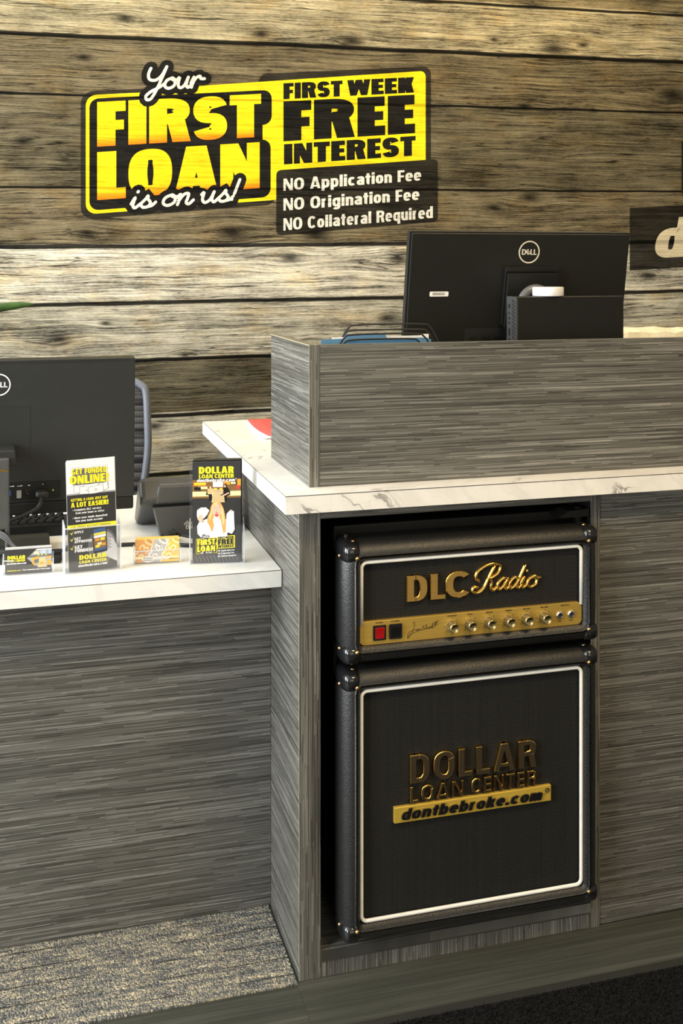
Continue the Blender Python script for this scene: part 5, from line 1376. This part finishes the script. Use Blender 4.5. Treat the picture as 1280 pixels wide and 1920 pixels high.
def brochures():
    import_rot = lambda e: e
    # --- right holder
    w, d = .1120, .030
    rz = radians(-9)
    h = thing('brochure_holder', (.3690, 2.2230, .7377), 'clear acrylic brochure holder on the right, beside the grey cabinet', 'brochure holder', rot=(0, 0, rz))
    acrylic_holder(h, w, d, .200, .078, 'scoop')
    bw, bh = .0985, .2060
    mat = Matrix.Rotation(rz, 4, 'Z')
    for k in range(6):
        p = mat @ Vector((-.0005+.0006*k, .0032+.0036*k, .0026)) + Vector((.3690, 2.2230, .7377))
        if k == 0:
            t = thing('brochure', p, 'dark brochure showing a cheering person with blond hair, at the front of the right holder', 'brochure', rot=(0, 0, rz))
            sheet(t, bw, bh, .0030, [M['ink_dark'], M['ink_mid']]); art_woman(t, bw, bh)
        else:
            if k == 1:
                first = thing('brochure', p, 'dark brochure edge hidden behind the front brochure in the right holder', 'brochure', 'brochures stacked in the right holder', rot=(0, 0, rz)); c0 = sheet(first, bw, bh+.0035, .0030, [M['ink_black'], M['ink_black']])
            else:
                o = first.copy(); o.location = p; COL.objects.link(o); c = c0.copy(); c.parent = o; COL.objects.link(c)
    # --- left holder
    w, d = .1120, .036; rz = radians(5); base = Vector((.1215, 2.2330, .7377)); mat = Matrix.Rotation(rz, 4, 'Z')
    h = thing('brochure_holder', base, 'clear acrylic brochure holder on the left, beside the business cards', 'brochure holder', rot=(0, 0, rz))
    acrylic_holder(h, w, d, .092, .090, 'round')
    bw, bh = .0955, .2165; roll = radians(-1.6)
    for k in range(6):
        p = mat @ Vector((.0010+.0008*k, .0034+.0039*k, .0046)) + base
        if k == 0:
            t = thing('brochure', p, 'white-topped brochure about getting funded online, at the front of the left holder', 'brochure', rot=(0, roll, rz))
            sheet(t, bw, bh, .0034, [M['ink_white'], M['ink_lgrey']]); art_online(t, bw, bh)
        else:
            if k == 1:
                first = thing('brochure', p, 'white-edged brochure hidden behind the front brochure in the left holder', 'brochure', 'brochures stacked in the left holder', rot=(0, roll, rz)); c0 = sheet(first, bw, bh+.001, .0034, [M['ink_white'], M['ink_lgrey']])
            else:
                o = first.copy(); o.location = p; COL.objects.link(o); c = c0.copy(); c.parent = o; COL.objects.link(c)
brochures()

def art_card_dark(parent, w, h):
    A = Art(w, h)
    A.R(0, 1, 0, 1, 'ink_dark', 0); A.T('DOLLAR', .05, .43, .60, .745, 'ink_yellow', 3, t=.31, h=.22); A.T('LOAN CENTER', .05, .43, .49, .575, 'ink_yellow', 3, t=.27, h=.2); A.T('dontbebroke.com', .03, .46, .385, .455, 'ink_white', 3, t=.25, h=.19, slant=.2)
    A.P([(.47, .60), (.68, .97), (1, .97), (1, .30), (.72, .20), (.62, .36)], 'ink_grey', 1)
    A.P([(.66, .93), (.68, .97), (1, .97), (1, .92)], 'ink_white', 2); A.R(.76, .88, .76, .90, 'ink_lblue', 2); A.R(.75, .89, .745, .76, 'ink_mid', 2); A.R(.94, 1, .76, .90, 'ink_lblue', 2); A.R(.62, .72, .76, .86, 'ink_cream', 2)
    A.P([(.54, .72), (1, .74), (1, .66), (.50, .62)], 'ink_mid', 2)
    for a in (.72, .79, .88): A.E(a, .72, .016, .025, 'ink_yellow', 3)
    A.P([(.57, .60), (.72, .66), (.73, .58), (.64, .54), (.60, .44)], 'ink_orange', 3); A.P([(.57, .46), (.62, .44), (.66, .30), (.64, .27), (.58, .38)], 'ink_orange', 3)
    A.P([(.86, .60), (1, .66), (1, .58), (.90, .54)], 'ink_orange', 3); A.P([(.90, .46), (1, .48), (1, .26), (.93, .28)], 'ink_orange', 3); A.P([(.60, .52), (.72, .56), (.72, .40), (.64, .38)], 'ink_mid', 2); A.E(.78, .37, .06, .05, 'ink_orange', 3)
    A.P([(.74, .60), (.86, .60), (.90, .20), (.70, .20)], 'ink_tan', 2)
    A.T('dontbebroke.com', .04, .33, .105, .155, 'ink_yellow', 3, t=.25, h=.19, slant=.2, track=.1); A.R(.355, .36, .09, .17, 'ink_lgrey', 3); A.T('Your Community Short-Term Lender', .38, .97, .105, .16, 'ink_white', 3, t=.24, h=.18, track=.12)
    return A.build(parent)
def art_card_gold(parent, w, h):
    A = Art(w, h)
    A.R(0, 1, 0, 1, 'ink_bronze', 0)
    A.P([(.28, 0), (.57, 0), (.78, 1), (.42, 1)], 'ink_silver', 1); A.P([(.57, 0), (1, 0), (1, 1), (.78, 1)], 'ink_gold', 1)
    for a in (.28, .57): A.P([(a-.008, 0), (a+.008, 0), (a+.148+(.06 if a > .5 else 0), 1), (a+.132+(.06 if a > .5 else 0), 1)], 'ink_white', 3)
    for txt, ca, cc, hi, lo in (('$30', .20, .60, 'ink_bronze2', 'ink_bronze3'), ('$40', .52, .62, 'ink_silver2', 'ink_silver3'), ('$50', .83, .62, 'ink_gold2', 'ink_gold3')):
        an = radians(56)
        for ii, (dx, dz, kk, lay, tt) in enumerate(((.004, -.012, lo, 2, .25), (0, 0, hi, 4, .20))):
            for poly in text_polys(txt, -.026, .026, -.0100, .0100, t=tt, h=.16, track=.16):
                q = [((ca-.5)*w+p[0]*cos(an)-p[1]*sin(an), cc*h+p[0]*sin(an)+p[1]*cos(an)) for p in poly]
                if max(z for _, z in q) > h*1.0 or min(z for _, z in q) < .27*h:
                    q = [(x, min(max(z, .27*h), h)) for x, z in q]
                q = [(min(max(x, -w/2), w/2)+dx*w*.5, z+dz*h*.5) for x, z in q]
                poly_quads(A.b, q, lambda x, y, z: (x, y, z), -.00012*(lay+1), -.00012*lay, A.mi(kk))
    A.P([(.0, .17), (1, .17), (1, .245), (.0, .265)], 'ink_gold2', 5); A.R(.18, .78, .12, .235, 'ink_lgrey', 6); A.E(.29, .15, .14, .14, 'ink_silver2', 7)
    A.T('REFERRAL', .18, .40, .165, .225, 'ink_mid', 8, t=.2, h=.16); A.T('BONUSES*', .18, .40, .075, .135, 'ink_mid', 8, t=.2, h=.16); A.T('dontbebroke.com', .76, .97, .11, .145, 'ink_mid', 8, t=.22, h=.18, slant=.2)
    return A.build(parent)
def cards():
    for (loc, rz, nm, lab, art, flabel, slabel, grp, col) in (
        ((-.0030, 2.2480, .7377), radians(-1), 'dark', 'clear acrylic business card holder at the left edge of the desk', art_card_dark, 'dark business card with a picture of an office, at the front of its holder', 'dark business card edge behind the front dark card', 'dark business cards in a stack', ('ink_dark', 'ink_lgrey')),
        ((.2510, 2.2560, .7377), radians(-4), 'gold', 'clear acrylic card holder between the two brochure holders', art_card_gold, 'bronze, silver and gold referral bonus card, at the front of its holder', 'gold-edged referral card behind the front referral card', 'referral cards in a stack', ('ink_gold2', 'ink_gold'))):
        w, d = (.0975 if nm == 'dark' else .0955), .026
        base = Vector(loc); mat = Matrix.Rotation(rz, 4, 'Z')
        h = thing('card_holder', base, lab, 'card holder', rot=(0, 0, rz))
        acrylic_holder(h, w, d, .036, (.030 if nm == 'dark' else .028), 'card' if nm == 'dark' else 'round')
        cw, ch = .0885, .0475
        for k in range(7):
            p = mat @ Vector((.0005, .0030+.0028*k, .0030)) + base
            if k == 0:
                t = thing('business_card', p, flabel, 'card', rot=(0, 0, rz)); sheet(t, cw, ch, .0024, [M[col[0]], M[col[1]]]); art(t, cw, ch)
            elif k == 1:
                first = thing('business_card', p, slabel, 'card', grp, rot=(0, 0, rz)); c0 = sheet(first, cw, ch+.0004, .0024, [M[col[0]], M[col[1]]])
            else:
                o = first.copy(); o.location = p; COL.objects.link(o); c = c0.copy(); c.parent = o; COL.objects.link(c)
cards()

# ================================================================== PLANT AND MAT
def plant():
    r = thing('potted_plant', (-.42, 3.42, 0), 'green plant whose leaf tip reaches in at the left edge', 'plant')
    b = MB(); b.lathe([(0, 0), (.12, 0), (.15, .30), (.16, .32), (.15, .34), (.14, .33), (.13, .29), (0, .29)], (-.42, 3.42, 0), 'z', 28); b.build('pot', M['pot'], r)
    b = MB(); b.lathe([(.131, .29), (.10, .300), (0, .305)], (-.42, 3.42, 0), 'z', 24); b.build('soil', M['soil'], r)
    b = MB(); b.tube(catmull([(-.42, 3.42, .28), (-.41, 3.41, .7), (-.39, 3.40, 1.08)], 6), .012, 10); b.build('stem', M['leaf'], r)
    def leaf(pts, wid):
        b = MB(); N = len(pts)-1; rows = []
        for i, p in enumerate(pts):
            t = i/N; wd = wid*sin(pi*min(1, .05+.95*t))**.7 if i < N else .0008
            rows.append(b.add([(p[0], p[1]-wd*.6, p[2]+wd*.8), (p[0], p[1], p[2]-.004), (p[0], p[1]+wd*.6, p[2]-wd*.8)]))
        for A, B in zip(rows, rows[1:]):
            for j in range(2): b.face([A[j], A[j+1], B[j+1], B[j]], 0, True)
        o = b.build('leaf', M['leaf'], r); s = o.modifiers.new('thick', 'SOLIDIFY'); s.thickness = .0015
    leaf(catmull([(-.39, 3.40, 1.06), (-.30, 3.40, 1.17), (-.16, 3.40, 1.212), (-.05, 3.40, 1.229), (.012, 3.40, 1.2340)], 5), .018)
    for a, tip in ((150, 1.12), (220, 1.0), (280, 1.1), (80, 1.25)):
        ca, sa = cos(radians(a))*.8, sin(radians(a))*.5
        leaf(catmull([(-.40, 3.40, .95), (-.40+.12*ca, 3.40+.12*sa, tip), (-.40+.26*ca, 3.40+.24*sa, tip+.05), (-.40+.38*ca, 3.40+.36*sa, tip-.03)], 5), .04)
plant()
def mat():
    r = thing('floor_mat', (1.3, 1.4, .0), 'black rubber-edged entrance mat at the lower right', 'floor mat')
    P = rrect(.475, 2.10, .90, 1.8570, .030)
    b = MB(); b.prism(P, 0, .006); b.xform(lambda x, y, z: (x, z, .0005+y)); b.build('rubber_border', M['matedge'], r, bevel=.002)
    # pile: many short blades standing on the mat
    random.seed(11); b = MB(); b.box(.4980, 2.08, .92, 1.8335, .0060, .0085)
    for k in range(105000):
        x = random.uniform(.50, 2.078); y = random.uniform(.922, 1.832)
        hgt = random.uniform(.003, .0075); a = random.uniform(0, pi); wdt = .0011
        dx, dy = cos(a)*wdt, sin(a)*wdt; lx, ly = random.uniform(-.003, .003), random.uniform(-.003, .003)
        i = b.add([(x-dx, y-dy, .0083), (x+dx, y+dy, .0083), (x+lx, y+ly, .0083+hgt)]); b.face(i, 0)
    o = b.build('pile', M['mat'], r); o['kind'] = 'stuff'
mat()
